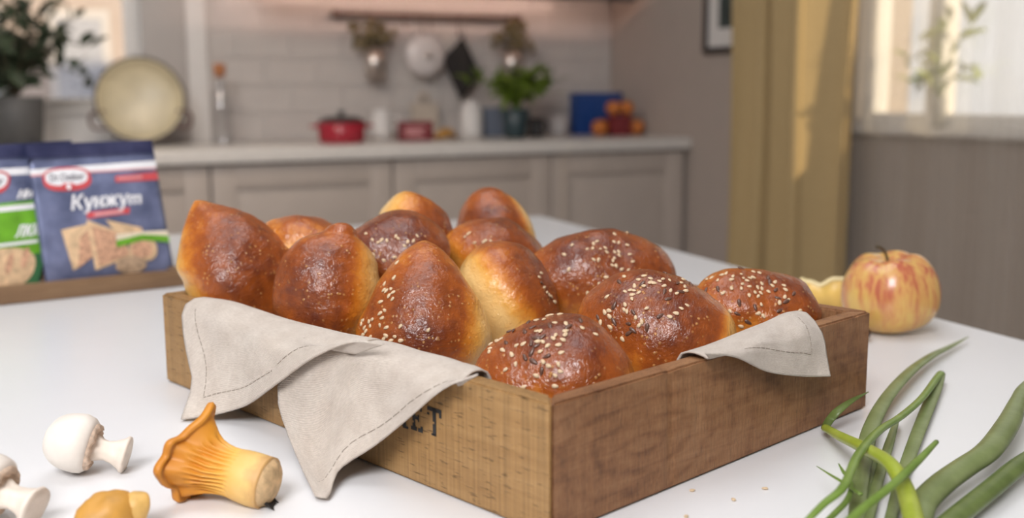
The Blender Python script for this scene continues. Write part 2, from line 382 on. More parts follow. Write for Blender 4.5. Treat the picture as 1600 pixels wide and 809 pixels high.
NAPKIN = {
    'a': [[(0.1366, 0.8428, 0.865), (0.1353, 0.8423, 0.8779), (0.1331, 0.8416, 0.8893), (0.1269, 0.8395, 0.894), (0.1193, 0.8369, 0.894), (0.1124, 0.8352, 0.8903), (0.1085, 0.8297, 0.8832), (0.1078, 0.82, 0.8724), (0.1077, 0.8098, 0.8616), (0.1077, 0.8007, 0.8525), (0.1077, 0.7915, 0.8439), (0.1053, 0.7819, 0.836), (0.1006, 0.7719, 0.829), (0.0956, 0.7619, 0.822)], [(0.1398, 0.8332, 0.865), (0.1386, 0.8327, 0.8775), (0.1367, 0.8321, 0.8889), (0.1314, 0.8303, 0.8944), (0.1241, 0.8279, 0.8951), (0.1174, 0.8262, 0.8923), (0.1131, 0.8216, 0.8864), (0.1118, 0.8132, 0.8773), (0.112, 0.8037, 0.8669), (0.1125, 0.7945, 0.8572), (0.1124, 0.7854, 0.8482), (0.1105, 0.7761, 0.8397), (0.1069, 0.7669, 0.8315), (0.103, 0.7577, 0.8232)], [(0.1431, 0.8236, 0.865), (0.142, 0.8232, 0.8771), (0.1404, 0.8227, 0.8885), (0.1359, 0.8212, 0.8947), (0.129, 0.8189, 0.8961), (0.1223, 0.8173, 0.8943), (0.1176, 0.8135, 0.8897), (0.1158, 0.8065, 0.8823), (0.1163, 0.7976, 0.8723), (0.1172, 0.7883, 0.862), (0.1172, 0.7793, 0.8525), (0.1157, 0.7704, 0.8433), (0.1131, 0.7618, 0.834), (0.1104, 0.7536, 0.8244)], [(0.1464, 0.8139, 0.865), (0.1453, 0.8135, 0.8768), (0.144, 0.8131, 0.8881), (0.1402, 0.8119, 0.895), (0.1336, 0.8098, 0.8969), (0.1271, 0.8081, 0.8959), (0.122, 0.805, 0.8923), (0.1197, 0.7991, 0.8862), (0.1204, 0.7907, 0.8769), (0.1217, 0.7815, 0.8662), (0.1218, 0.7725, 0.8564), (0.1206, 0.7639, 0.8467), (0.119, 0.7559, 0.8367), (0.1172, 0.7485, 0.8263)], [(0.1498, 0.804, 0.865), (0.1487, 0.8037, 0.8765), (0.1476, 0.8033, 0.8878), (0.1442, 0.8022, 0.895), (0.1378, 0.8002, 0.8973), (0.1313, 0.7985, 0.8967), (0.126, 0.7958, 0.8935), (0.1234, 0.7904, 0.8882), (0.124, 0.7824, 0.8796), (0.1256, 0.7732, 0.8693), (0.1259, 0.7643, 0.8594), (0.1252, 0.756, 0.8495), (0.1244, 0.7487, 0.8392), (0.1236, 0.7425, 0.8288)], [(0.1531, 0.7941, 0.865), (0.1521, 0.7937, 0.8764), (0.151, 0.7933, 0.8875), (0.1477, 0.7923, 0.8948), (0.1415, 0.7903, 0.8972), (0.1351, 0.7886, 0.8967), (0.1296, 0.786, 0.8937), (0.1268, 0.7807, 0.8886), (0.1272, 0.7728, 0.8809), (0.1289, 0.7637, 0.8712), (0.1296, 0.7549, 0.8616), (0.1295, 0.747, 0.8519), (0.1295, 0.7406, 0.8418), (0.1295, 0.7357, 0.8319)], [(0.1566, 0.784, 0.865), (0.1555, 0.7836, 0.8762), (0.1544, 0.7832, 0.8873), (0.1512, 0.7822, 0.8944), (0.145, 0.7802, 0.8968), (0.1387, 0.7785, 0.8964), (0.1333, 0.7759, 0.8933), (0.1303, 0.7706, 0.8885), (0.1303, 0.7628, 0.8816), (0.1319, 0.7537, 0.8727), (0.1331, 0.7449, 0.8635), (0.1335, 0.7375, 0.8543), (0.1341, 0.732, 0.845), (0.1346, 0.7279, 0.8357)], [(0.1601, 0.7736, 0.865), (0.1591, 0.7733, 0.876), (0.1579, 0.7729, 0.8869), (0.1548, 0.7719, 0.894), (0.1488, 0.7699, 0.8965), (0.1425, 0.7682, 0.8961), (0.1371, 0.7656, 0.8931), (0.1339, 0.7606, 0.8886), (0.1336, 0.7528, 0.8825), (0.135, 0.7436, 0.8745), (0.1364, 0.7349, 0.8659), (0.1372, 0.728, 0.8576), (0.138, 0.7228, 0.8491), (0.1386, 0.719, 0.8407)], [(0.1638, 0.7629, 0.865), (0.1627, 0.7625, 0.8758), (0.1616, 0.7621, 0.8864), (0.1586, 0.7612, 0.8935), (0.1527, 0.7593, 0.8961), (0.1464, 0.7575, 0.8959), (0.1412, 0.755, 0.8929), (0.1377, 0.7503, 0.8887), (0.1369, 0.7429, 0.8837), (0.1381, 0.7338, 0.877), (0.1395, 0.7249, 0.8693), (0.1404, 0.7179, 0.8619), (0.1411, 0.7128, 0.8543), (0.1415, 0.7089, 0.8466)], [(0.1675, 0.7519, 0.865), (0.1664, 0.7516, 0.8755), (0.1654, 0.7512, 0.8859), (0.1624, 0.7502, 0.893), (0.1567, 0.7484, 0.8956), (0.1505, 0.7466, 0.8955), (0.1453, 0.7442, 0.8926), (0.1416, 0.7399, 0.8886), (0.1403, 0.7328, 0.8849), (0.1411, 0.7237, 0.8798), (0.1424, 0.7146, 0.8734), (0.1432, 0.7075, 0.8669), (0.1438, 0.7023, 0.86), (0.1441, 0.6982, 0.8531)], [(0.1712, 0.7409, 0.865), (0.1702, 0.7406, 0.8752), (0.1691, 0.7402, 0.8853), (0.1663, 0.7393, 0.8923), (0.1608, 0.7375, 0.8951), (0.1547, 0.7357, 0.8951), (0.1496, 0.7334, 0.8925), (0.1457, 0.7297, 0.8888), (0.144, 0.723, 0.886), (0.1441, 0.7139, 0.8825), (0.1452, 0.7046, 0.8776), (0.146, 0.6974, 0.8719), (0.1467, 0.6921, 0.8657), (0.1471, 0.6877, 0.8595)], [(0.1749, 0.7302, 0.865), (0.1738, 0.7299, 0.8748), (0.1728, 0.7295, 0.8846), (0.1703, 0.7287, 0.8917), (0.1652, 0.727, 0.8946), (0.1592, 0.7252, 0.895), (0.1542, 0.7231, 0.8928), (0.1503, 0.7198, 0.8896), (0.148, 0.7138, 0.8872), (0.1475, 0.7051, 0.8847), (0.1483, 0.6957, 0.8811), (0.1492, 0.6883, 0.8763), (0.1501, 0.6826, 0.871), (0.1507, 0.6775, 0.8659)], [(0.1785, 0.7197, 0.865), (0.1775, 0.7193, 0.8743), (0.1765, 0.719, 0.8837), (0.1743, 0.7183, 0.8908), (0.1699, 0.7169, 0.8942), (0.1642, 0.7152, 0.895), (0.1594, 0.713, 0.8935), (0.1554, 0.7102, 0.8908), (0.1526, 0.7055, 0.8884), (0.1515, 0.6978, 0.8863), (0.1519, 0.6886, 0.8838), (0.1528, 0.6807, 0.8803), (0.1539, 0.6738, 0.8764), (0.1546, 0.6672, 0.8726)], [(0.182, 0.7092, 0.865), (0.1811, 0.7089, 0.8738), (0.1802, 0.7087, 0.8828), (0.1784, 0.7081, 0.89), (0.1746, 0.7069, 0.8938), (0.1694, 0.7053, 0.8951), (0.1646, 0.7031, 0.8945), (0.1606, 0.7007, 0.8922), (0.1573, 0.6974, 0.8895), (0.1556, 0.6912, 0.8876), (0.1557, 0.6827, 0.8859), (0.1566, 0.6738, 0.8839), (0.1579, 0.6651, 0.8816), (0.1587, 0.657, 0.8793)], [(0.1855, 0.6989, 0.865), (0.1846, 0.6986, 0.8734), (0.1839, 0.6984, 0.8821), (0.1824, 0.6979, 0.8893), (0.1792, 0.6969, 0.8936), (0.1742, 0.6954, 0.8953), (0.1695, 0.6932, 0.8952), (0.1654, 0.6912, 0.8933), (0.1617, 0.6888, 0.8903), (0.1596, 0.6839, 0.8885), (0.1595, 0.676, 0.8877), (0.1605, 0.6664, 0.8871), (0.1618, 0.6563, 0.8864), (0.1628, 0.6469, 0.8853)], [(0.189, 0.6887, 0.865), (0.1881, 0.6884, 0.8732), (0.1874, 0.6882, 0.8818), (0.186, 0.6877, 0.8891), (0.1831, 0.6868, 0.8936), (0.1783, 0.6853, 0.8954), (0.1735, 0.6832, 0.8956), (0.1692, 0.6813, 0.8938), (0.1653, 0.6794, 0.8907), (0.1631, 0.675, 0.8892), (0.163, 0.6674, 0.8892), (0.1642, 0.6576, 0.8898), (0.1658, 0.6471, 0.8904), (0.1669, 0.6373, 0.8905)], [(0.1925, 0.6785, 0.865), (0.1916, 0.6782, 0.8733), (0.1909, 0.678, 0.8819), (0.1895, 0.6775, 0.8893), (0.1865, 0.6766, 0.8938), (0.1818, 0.6751, 0.8956), (0.1769, 0.673, 0.8958), (0.1725, 0.6713, 0.8938), (0.1685, 0.6695, 0.8907), (0.1664, 0.6652, 0.8896), (0.1665, 0.6576, 0.8904), (0.168, 0.648, 0.8922), (0.1698, 0.6376, 0.894), (0.1712, 0.6278, 0.8952)], [(0.1959, 0.6685, 0.865), (0.195, 0.6682, 0.8734), (0.1943, 0.6679, 0.8822), (0.1929, 0.6675, 0.8896), (0.1898, 0.6665, 0.894), (0.185, 0.6649, 0.8958), (0.1801, 0.6629, 0.8959), (0.1756, 0.6614, 0.8938), (0.1716, 0.6596, 0.8907), (0.1695, 0.6553, 0.8899), (0.1699, 0.6477, 0.8914), (0.1716, 0.6383, 0.8941), (0.1738, 0.6282, 0.897), (0.1754, 0.6187, 0.8993)], [(0.1992, 0.6587, 0.865), (0.1983, 0.6585, 0.8735), (0.1976, 0.6582, 0.8823), (0.1962, 0.6578, 0.8898), (0.1932, 0.6567, 0.8944), (0.1883, 0.6552, 0.8962), (0.1834, 0.6533, 0.8963), (0.1789, 0.6519, 0.8941), (0.1748, 0.6503, 0.891), (0.1727, 0.6461, 0.8903), (0.1732, 0.6386, 0.8922), (0.1751, 0.6292, 0.8955), (0.1775, 0.6192, 0.8991), (0.1794, 0.6098, 0.9022)], [(0.2024, 0.6494, 0.865), (0.2015, 0.6491, 0.8735), (0.2008, 0.6489, 0.8825), (0.1995, 0.6485, 0.8901), (0.1965, 0.6475, 0.8947), (0.1918, 0.6459, 0.8967), (0.1868, 0.6441, 0.8968), (0.1822, 0.6428, 0.8948), (0.178, 0.6414, 0.8916), (0.1758, 0.6375, 0.8908), (0.1763, 0.6302, 0.8928), (0.1784, 0.6208, 0.8962), (0.1809, 0.6108, 0.9002), (0.183, 0.6015, 0.9036)], [(0.2055, 0.6403, 0.865), (0.2046, 0.64, 0.8736), (0.204, 0.6398, 0.8826), (0.2027, 0.6394, 0.8903), (0.1998, 0.6384, 0.8952), (0.1952, 0.6369, 0.8972), (0.1902, 0.6351, 0.8974), (0.1856, 0.6339, 0.8956), (0.1812, 0.6328, 0.8924), (0.1789, 0.6291, 0.8914), (0.1793, 0.622, 0.8932), (0.1815, 0.6128, 0.8966), (0.1842, 0.6028, 0.9006), (0.1864, 0.5935, 0.904)], [(0.2086, 0.6312, 0.865), (0.2077, 0.6309, 0.8736), (0.2071, 0.6307, 0.8827), (0.2059, 0.6303, 0.8906), (0.2031, 0.6294, 0.8956), (0.1986, 0.6278, 0.8978), (0.1936, 0.6261, 0.8981), (0.1889, 0.625, 0.8964), (0.1845, 0.6241, 0.8931), (0.182, 0.6207, 0.8919), (0.1824, 0.6138, 0.8936), (0.1846, 0.6047, 0.8969), (0.1874, 0.5948, 0.9009), (0.1898, 0.5855, 0.9044)]],
    'b': [[(0.189, 0.6887, 0.865), (0.1877, 0.6883, 0.8781), (0.1854, 0.6875, 0.8896), (0.179, 0.6853, 0.8942), (0.1713, 0.6827, 0.894), (0.1647, 0.6799, 0.8902), (0.1591, 0.6838, 0.8815), (0.1546, 0.6942, 0.8678), (0.1513, 0.6994, 0.8548), (0.1497, 0.6925, 0.8452), (0.1493, 0.6786, 0.8372), (0.1487, 0.6621, 0.831), (0.1475, 0.6432, 0.8272), (0.146, 0.621, 0.8254), (0.1445, 0.5977, 0.8244), (0.143, 0.5751, 0.823)], [(0.1919, 0.68, 0.865), (0.1906, 0.6796, 0.878), (0.1885, 0.6788, 0.8894), (0.1824, 0.6768, 0.8943), (0.1748, 0.6741, 0.8944), (0.1682, 0.6714, 0.8909), (0.1624, 0.6744, 0.8828), (0.158, 0.6836, 0.8696), (0.1549, 0.6884, 0.8566), (0.153, 0.6822, 0.8466), (0.1522, 0.6695, 0.838), (0.1511, 0.6543, 0.8309), (0.1496, 0.6365, 0.8266), (0.1481, 0.6153, 0.8248), (0.1468, 0.5927, 0.824), (0.1457, 0.5713, 0.8228)], [(0.1949, 0.6713, 0.865), (0.1937, 0.6708, 0.8779), (0.1916, 0.6701, 0.8894), (0.1858, 0.6681, 0.8944), (0.1781, 0.6654, 0.8947), (0.1716, 0.6627, 0.8915), (0.1657, 0.6648, 0.884), (0.1614, 0.6728, 0.8712), (0.1584, 0.6772, 0.858), (0.1564, 0.6717, 0.8477), (0.155, 0.6603, 0.8384), (0.1534, 0.6464, 0.8307), (0.1518, 0.6297, 0.826), (0.1503, 0.6095, 0.8242), (0.1492, 0.5882, 0.8238), (0.1486, 0.5692, 0.823)], [(0.1979, 0.6626, 0.865), (0.1966, 0.6621, 0.8777), (0.1948, 0.6614, 0.8892), (0.1892, 0.6595, 0.8945), (0.1816, 0.6568, 0.895), (0.1751, 0.6541, 0.8922), (0.169, 0.6554, 0.8853), (0.1648, 0.6622, 0.8729), (0.162, 0.6662, 0.8597), (0.1598, 0.6614, 0.8491), (0.1579, 0.6513, 0.8394), (0.156, 0.6389, 0.8313), (0.1544, 0.6237, 0.8267), (0.1532, 0.6054, 0.8254), (0.1526, 0.5874, 0.8255), (0.1519, 0.5734, 0.8241)], [(0.2007, 0.6542, 0.865), (0.1995, 0.6537, 0.8775), (0.1978, 0.6531, 0.8889), (0.1927, 0.6513, 0.8945), (0.1853, 0.6486, 0.8953), (0.1788, 0.6461, 0.893), (0.1727, 0.6465, 0.8868), (0.1683, 0.6521, 0.8751), (0.1656, 0.6557, 0.8621), (0.1632, 0.6516, 0.8516), (0.1612, 0.643, 0.8419), (0.1594, 0.6324, 0.8343), (0.1581, 0.6193, 0.8304), (0.1576, 0.6043, 0.8297), (0.1571, 0.5912, 0.8291), (0.1555, 0.5819, 0.8258)], [(0.2035, 0.6462, 0.865), (0.2023, 0.6458, 0.877), (0.2008, 0.6452, 0.8883), (0.1963, 0.6436, 0.8943), (0.1894, 0.6412, 0.8957), (0.1831, 0.6387, 0.8941), (0.1768, 0.6386, 0.8888), (0.1721, 0.6429, 0.8781), (0.1693, 0.646, 0.8658), (0.1669, 0.6428, 0.8558), (0.1651, 0.6358, 0.847), (0.1638, 0.6272, 0.8402), (0.163, 0.6165, 0.8369), (0.1627, 0.605, 0.8359), (0.162, 0.5961, 0.8337), (0.1596, 0.5897, 0.8282)], [(0.206, 0.6386, 0.865), (0.205, 0.6382, 0.8763), (0.2037, 0.6377, 0.8873), (0.2001, 0.6364, 0.894), (0.194, 0.6344, 0.8962), (0.1879, 0.6321, 0.8955), (0.1815, 0.6317, 0.8915), (0.1763, 0.6349, 0.8825), (0.173, 0.6372, 0.8715), (0.1708, 0.6347, 0.8623), (0.1695, 0.6294, 0.8542), (0.1687, 0.6227, 0.8478), (0.1681, 0.6142, 0.8444), (0.1679, 0.6051, 0.8422), (0.1668, 0.5979, 0.8379), (0.1642, 0.5925, 0.8312)], [(0.2086, 0.6312, 0.865), (0.2076, 0.6308, 0.8756), (0.2066, 0.6304, 0.8862), (0.2039, 0.6295, 0.8936), (0.1987, 0.6278, 0.8967), (0.1928, 0.6257, 0.8969), (0.1865, 0.6253, 0.8943), (0.1807, 0.6274, 0.8875), (0.1768, 0.6291, 0.8783), (0.1747, 0.6272, 0.8698), (0.174, 0.6232, 0.8619), (0.1736, 0.618, 0.8554), (0.1729, 0.6108, 0.851), (0.1724, 0.6025, 0.8468), (0.1715, 0.5957, 0.8414), (0.1695, 0.5913, 0.8348)], [(0.211, 0.6239, 0.865), (0.2101, 0.6235, 0.875), (0.2093, 0.6232, 0.8852), (0.2074, 0.6225, 0.8931), (0.203, 0.6212, 0.897), (0.1973, 0.6193, 0.898), (0.1912, 0.6189, 0.8966), (0.1849, 0.6203, 0.892), (0.1805, 0.6213, 0.8848), (0.1786, 0.6199, 0.8767), (0.1782, 0.6168, 0.8686), (0.1778, 0.6124, 0.8612), (0.1769, 0.6056, 0.8554), (0.1765, 0.5976, 0.8501), (0.1763, 0.5913, 0.8448), (0.1751, 0.5878, 0.839)], [(0.2135, 0.6166, 0.865), (0.2126, 0.6163, 0.8746), (0.212, 0.616, 0.8845), (0.2104, 0.6154, 0.8927), (0.2065, 0.6142, 0.897), (0.201, 0.6124, 0.8984), (0.1951, 0.612, 0.8979), (0.1889, 0.613, 0.8951), (0.1841, 0.6136, 0.8895), (0.1822, 0.6123, 0.8817), (0.1817, 0.6096, 0.8731), (0.1812, 0.6055, 0.8648), (0.1805, 0.5991, 0.8582), (0.1804, 0.5915, 0.8529), (0.1808, 0.5859, 0.8485), (0.1802, 0.5836, 0.8436)], [(0.216, 0.6094, 0.865), (0.2151, 0.6091, 0.8743), (0.2145, 0.6088, 0.8841), (0.213, 0.6082, 0.8922), (0.2094, 0.6072, 0.8967), (0.2041, 0.6054, 0.8983), (0.1984, 0.6048, 0.8981), (0.1923, 0.6056, 0.8962), (0.1875, 0.6058, 0.8917), (0.1854, 0.6045, 0.8845), (0.1847, 0.6019, 0.8758), (0.1842, 0.5979, 0.8673), (0.1837, 0.5919, 0.8606), (0.1841, 0.585, 0.856), (0.1848, 0.5804, 0.8528), (0.1845, 0.5786, 0.8487)], [(0.2184, 0.6022, 0.865), (0.2176, 0.6019, 0.8742), (0.2169, 0.6016, 0.8837), (0.2155, 0.601, 0.8917), (0.2121, 0.6, 0.8963), (0.2069, 0.5983, 0.8979), (0.2013, 0.5976, 0.8979), (0.1956, 0.5982, 0.8962), (0.1908, 0.5982, 0.8925), (0.1883, 0.5967, 0.886), (0.1874, 0.5939, 0.8777), (0.187, 0.59, 0.8695), (0.1868, 0.5846, 0.8634), (0.1875, 0.5785, 0.8602), (0.1883, 0.574, 0.8579), (0.1883, 0.5724, 0.8545)], [(0.2209, 0.5949, 0.865), (0.2201, 0.5945, 0.8739), (0.2194, 0.5942, 0.8833), (0.2181, 0.5937, 0.8912), (0.2149, 0.5927, 0.8958), (0.21, 0.591, 0.8977), (0.2044, 0.5903, 0.8977), (0.1989, 0.5908, 0.8961), (0.1941, 0.5906, 0.8927), (0.1914, 0.5889, 0.8872), (0.1903, 0.5859, 0.8797), (0.1899, 0.5823, 0.8723), (0.1898, 0.5771, 0.8673), (0.1905, 0.5712, 0.8651), (0.1914, 0.5671, 0.8634), (0.1917, 0.5656, 0.8605)], [(0.2236, 0.587, 0.865), (0.2227, 0.5867, 0.8737), (0.2222, 0.5864, 0.8828), (0.2209, 0.5858, 0.8907), (0.218, 0.585, 0.8956), (0.2133, 0.5834, 0.8976), (0.2079, 0.5826, 0.8978), (0.2025, 0.583, 0.8964), (0.1977, 0.5828, 0.8934), (0.1948, 0.5809, 0.8887), (0.1934, 0.5779, 0.8823), (0.1927, 0.5741, 0.8761), (0.1925, 0.569, 0.8721), (0.1933, 0.5636, 0.8704), (0.1944, 0.56, 0.8689), (0.1948, 0.5587, 0.8664)], [(0.2263, 0.5789, 0.865), (0.2255, 0.5786, 0.8735), (0.225, 0.5783, 0.8824), (0.2238, 0.5777, 0.8902), (0.2212, 0.5769, 0.8953), (0.2168, 0.5755, 0.8975), (0.2115, 0.5745, 0.8979), (0.2062, 0.5746, 0.8969), (0.2015, 0.5744, 0.8942), (0.1984, 0.5725, 0.8901), (0.1966, 0.5695, 0.885), (0.1955, 0.5658, 0.8802), (0.1952, 0.561, 0.877), (0.1961, 0.5564, 0.8755), (0.1973, 0.5535, 0.874), (0.1977, 0.5523, 0.872)], [(0.229, 0.571, 0.865), (0.2282, 0.5707, 0.8732), (0.2277, 0.5704, 0.8818), (0.2267, 0.5699, 0.8895), (0.2244, 0.5692, 0.8949), (0.2203, 0.5678, 0.8973), (0.2152, 0.5667, 0.898), (0.21, 0.5665, 0.8973), (0.2055, 0.566, 0.8949), (0.2021, 0.5642, 0.8914), (0.2, 0.5614, 0.8877), (0.1985, 0.5579, 0.8841), (0.1981, 0.5538, 0.8815), (0.1991, 0.5503, 0.8799), (0.2002, 0.5477, 0.8788), (0.2001, 0.5458, 0.8777)], [(0.2315, 0.5639, 0.865), (0.2307, 0.5636, 0.8728), (0.2302, 0.5633, 0.8811), (0.2293, 0.5629, 0.8886), (0.2273, 0.5622, 0.894), (0.2237, 0.561, 0.8968), (0.2189, 0.5598, 0.8978), (0.214, 0.5592, 0.8975), (0.2096, 0.5585, 0.8956), (0.2062, 0.5569, 0.8927), (0.2037, 0.5544, 0.89), (0.2018, 0.5514, 0.8873), (0.2014, 0.5481, 0.885), (0.2024, 0.5453, 0.8838), (0.2029, 0.5423, 0.8836), (0.2023, 0.5394, 0.8833)], [(0.2336, 0.5576, 0.865), (0.2329, 0.5573, 0.8721), (0.2324, 0.557, 0.8797), (0.2317, 0.5567, 0.8868), (0.2301, 0.5562, 0.8923), (0.2272, 0.5552, 0.8957), (0.2232, 0.5541, 0.8972), (0.2186, 0.5533, 0.8975), (0.2143, 0.5524, 0.8963), (0.211, 0.5509, 0.8944), (0.2084, 0.549, 0.8923), (0.2063, 0.5467, 0.8899), (0.2056, 0.5441, 0.888), (0.2058, 0.5409, 0.8874), (0.2055, 0.5369, 0.8878), (0.2046, 0.5331, 0.8883)], [(0.2356, 0.5518, 0.865), (0.2349, 0.5516, 0.8714), (0.2344, 0.5514, 0.8783), (0.2339, 0.5511, 0.8848), (0.2327, 0.5508, 0.8904), (0.2307, 0.5501, 0.8943), (0.2275, 0.5492, 0.8964), (0.2235, 0.5483, 0.8973), (0.2195, 0.5473, 0.8971), (0.2163, 0.546, 0.8962), (0.2135, 0.5445, 0.8944), (0.2111, 0.5429, 0.892), (0.2095, 0.5404, 0.8903), (0.2087, 0.5364, 0.8903), (0.2082, 0.5316, 0.8914), (0.2074, 0.5271, 0.8924)], [(0.2373, 0.5467, 0.865), (0.2366, 0.5465, 0.871), (0.2362, 0.5464, 0.8775), (0.2357, 0.5462, 0.8838), (0.2347, 0.5459, 0.8893), (0.2331, 0.5453, 0.8935), (0.2304, 0.5445, 0.8959), (0.2268, 0.5436, 0.8971), (0.2231, 0.5425, 0.8974), (0.2198, 0.5414, 0.8969), (0.2167, 0.5402, 0.895), (0.2139, 0.5388, 0.8927), (0.2119, 0.5359, 0.8915), (0.211, 0.5314, 0.8922), (0.2108, 0.5262, 0.8939), (0.2106, 0.5216, 0.8956)], [(0.2387, 0.5426, 0.865), (0.238, 0.5424, 0.8712), (0.2375, 0.5422, 0.8778), (0.237, 0.542, 0.8843), (0.2359, 0.5417, 0.8897), (0.234, 0.541, 0.8936), (0.231, 0.54, 0.8958), (0.2273, 0.5389, 0.8968), (0.2236, 0.5377, 0.8968), (0.2201, 0.5368, 0.8957), (0.2168, 0.5358, 0.8935), (0.2141, 0.5342, 0.8917), (0.2128, 0.5309, 0.8917), (0.2128, 0.5262, 0.8934), (0.2135, 0.521, 0.8959), (0.214, 0.5161, 0.8982)], [(0.24, 0.5388, 0.865), (0.2393, 0.5386, 0.8715), (0.2388, 0.5384, 0.8785), (0.2381, 0.5382, 0.8851), (0.2368, 0.5377, 0.8905), (0.2344, 0.5369, 0.894), (0.2309, 0.5357, 0.8958), (0.2269, 0.5343, 0.8964), (0.2232, 0.5331, 0.896), (0.2194, 0.5324, 0.8939), (0.2159, 0.5315, 0.8913), (0.2137, 0.5295, 0.8902), (0.2135, 0.5258, 0.8916), (0.2145, 0.521, 0.8945), (0.2161, 0.5157, 0.8979), (0.2173, 0.5107, 0.901)]],
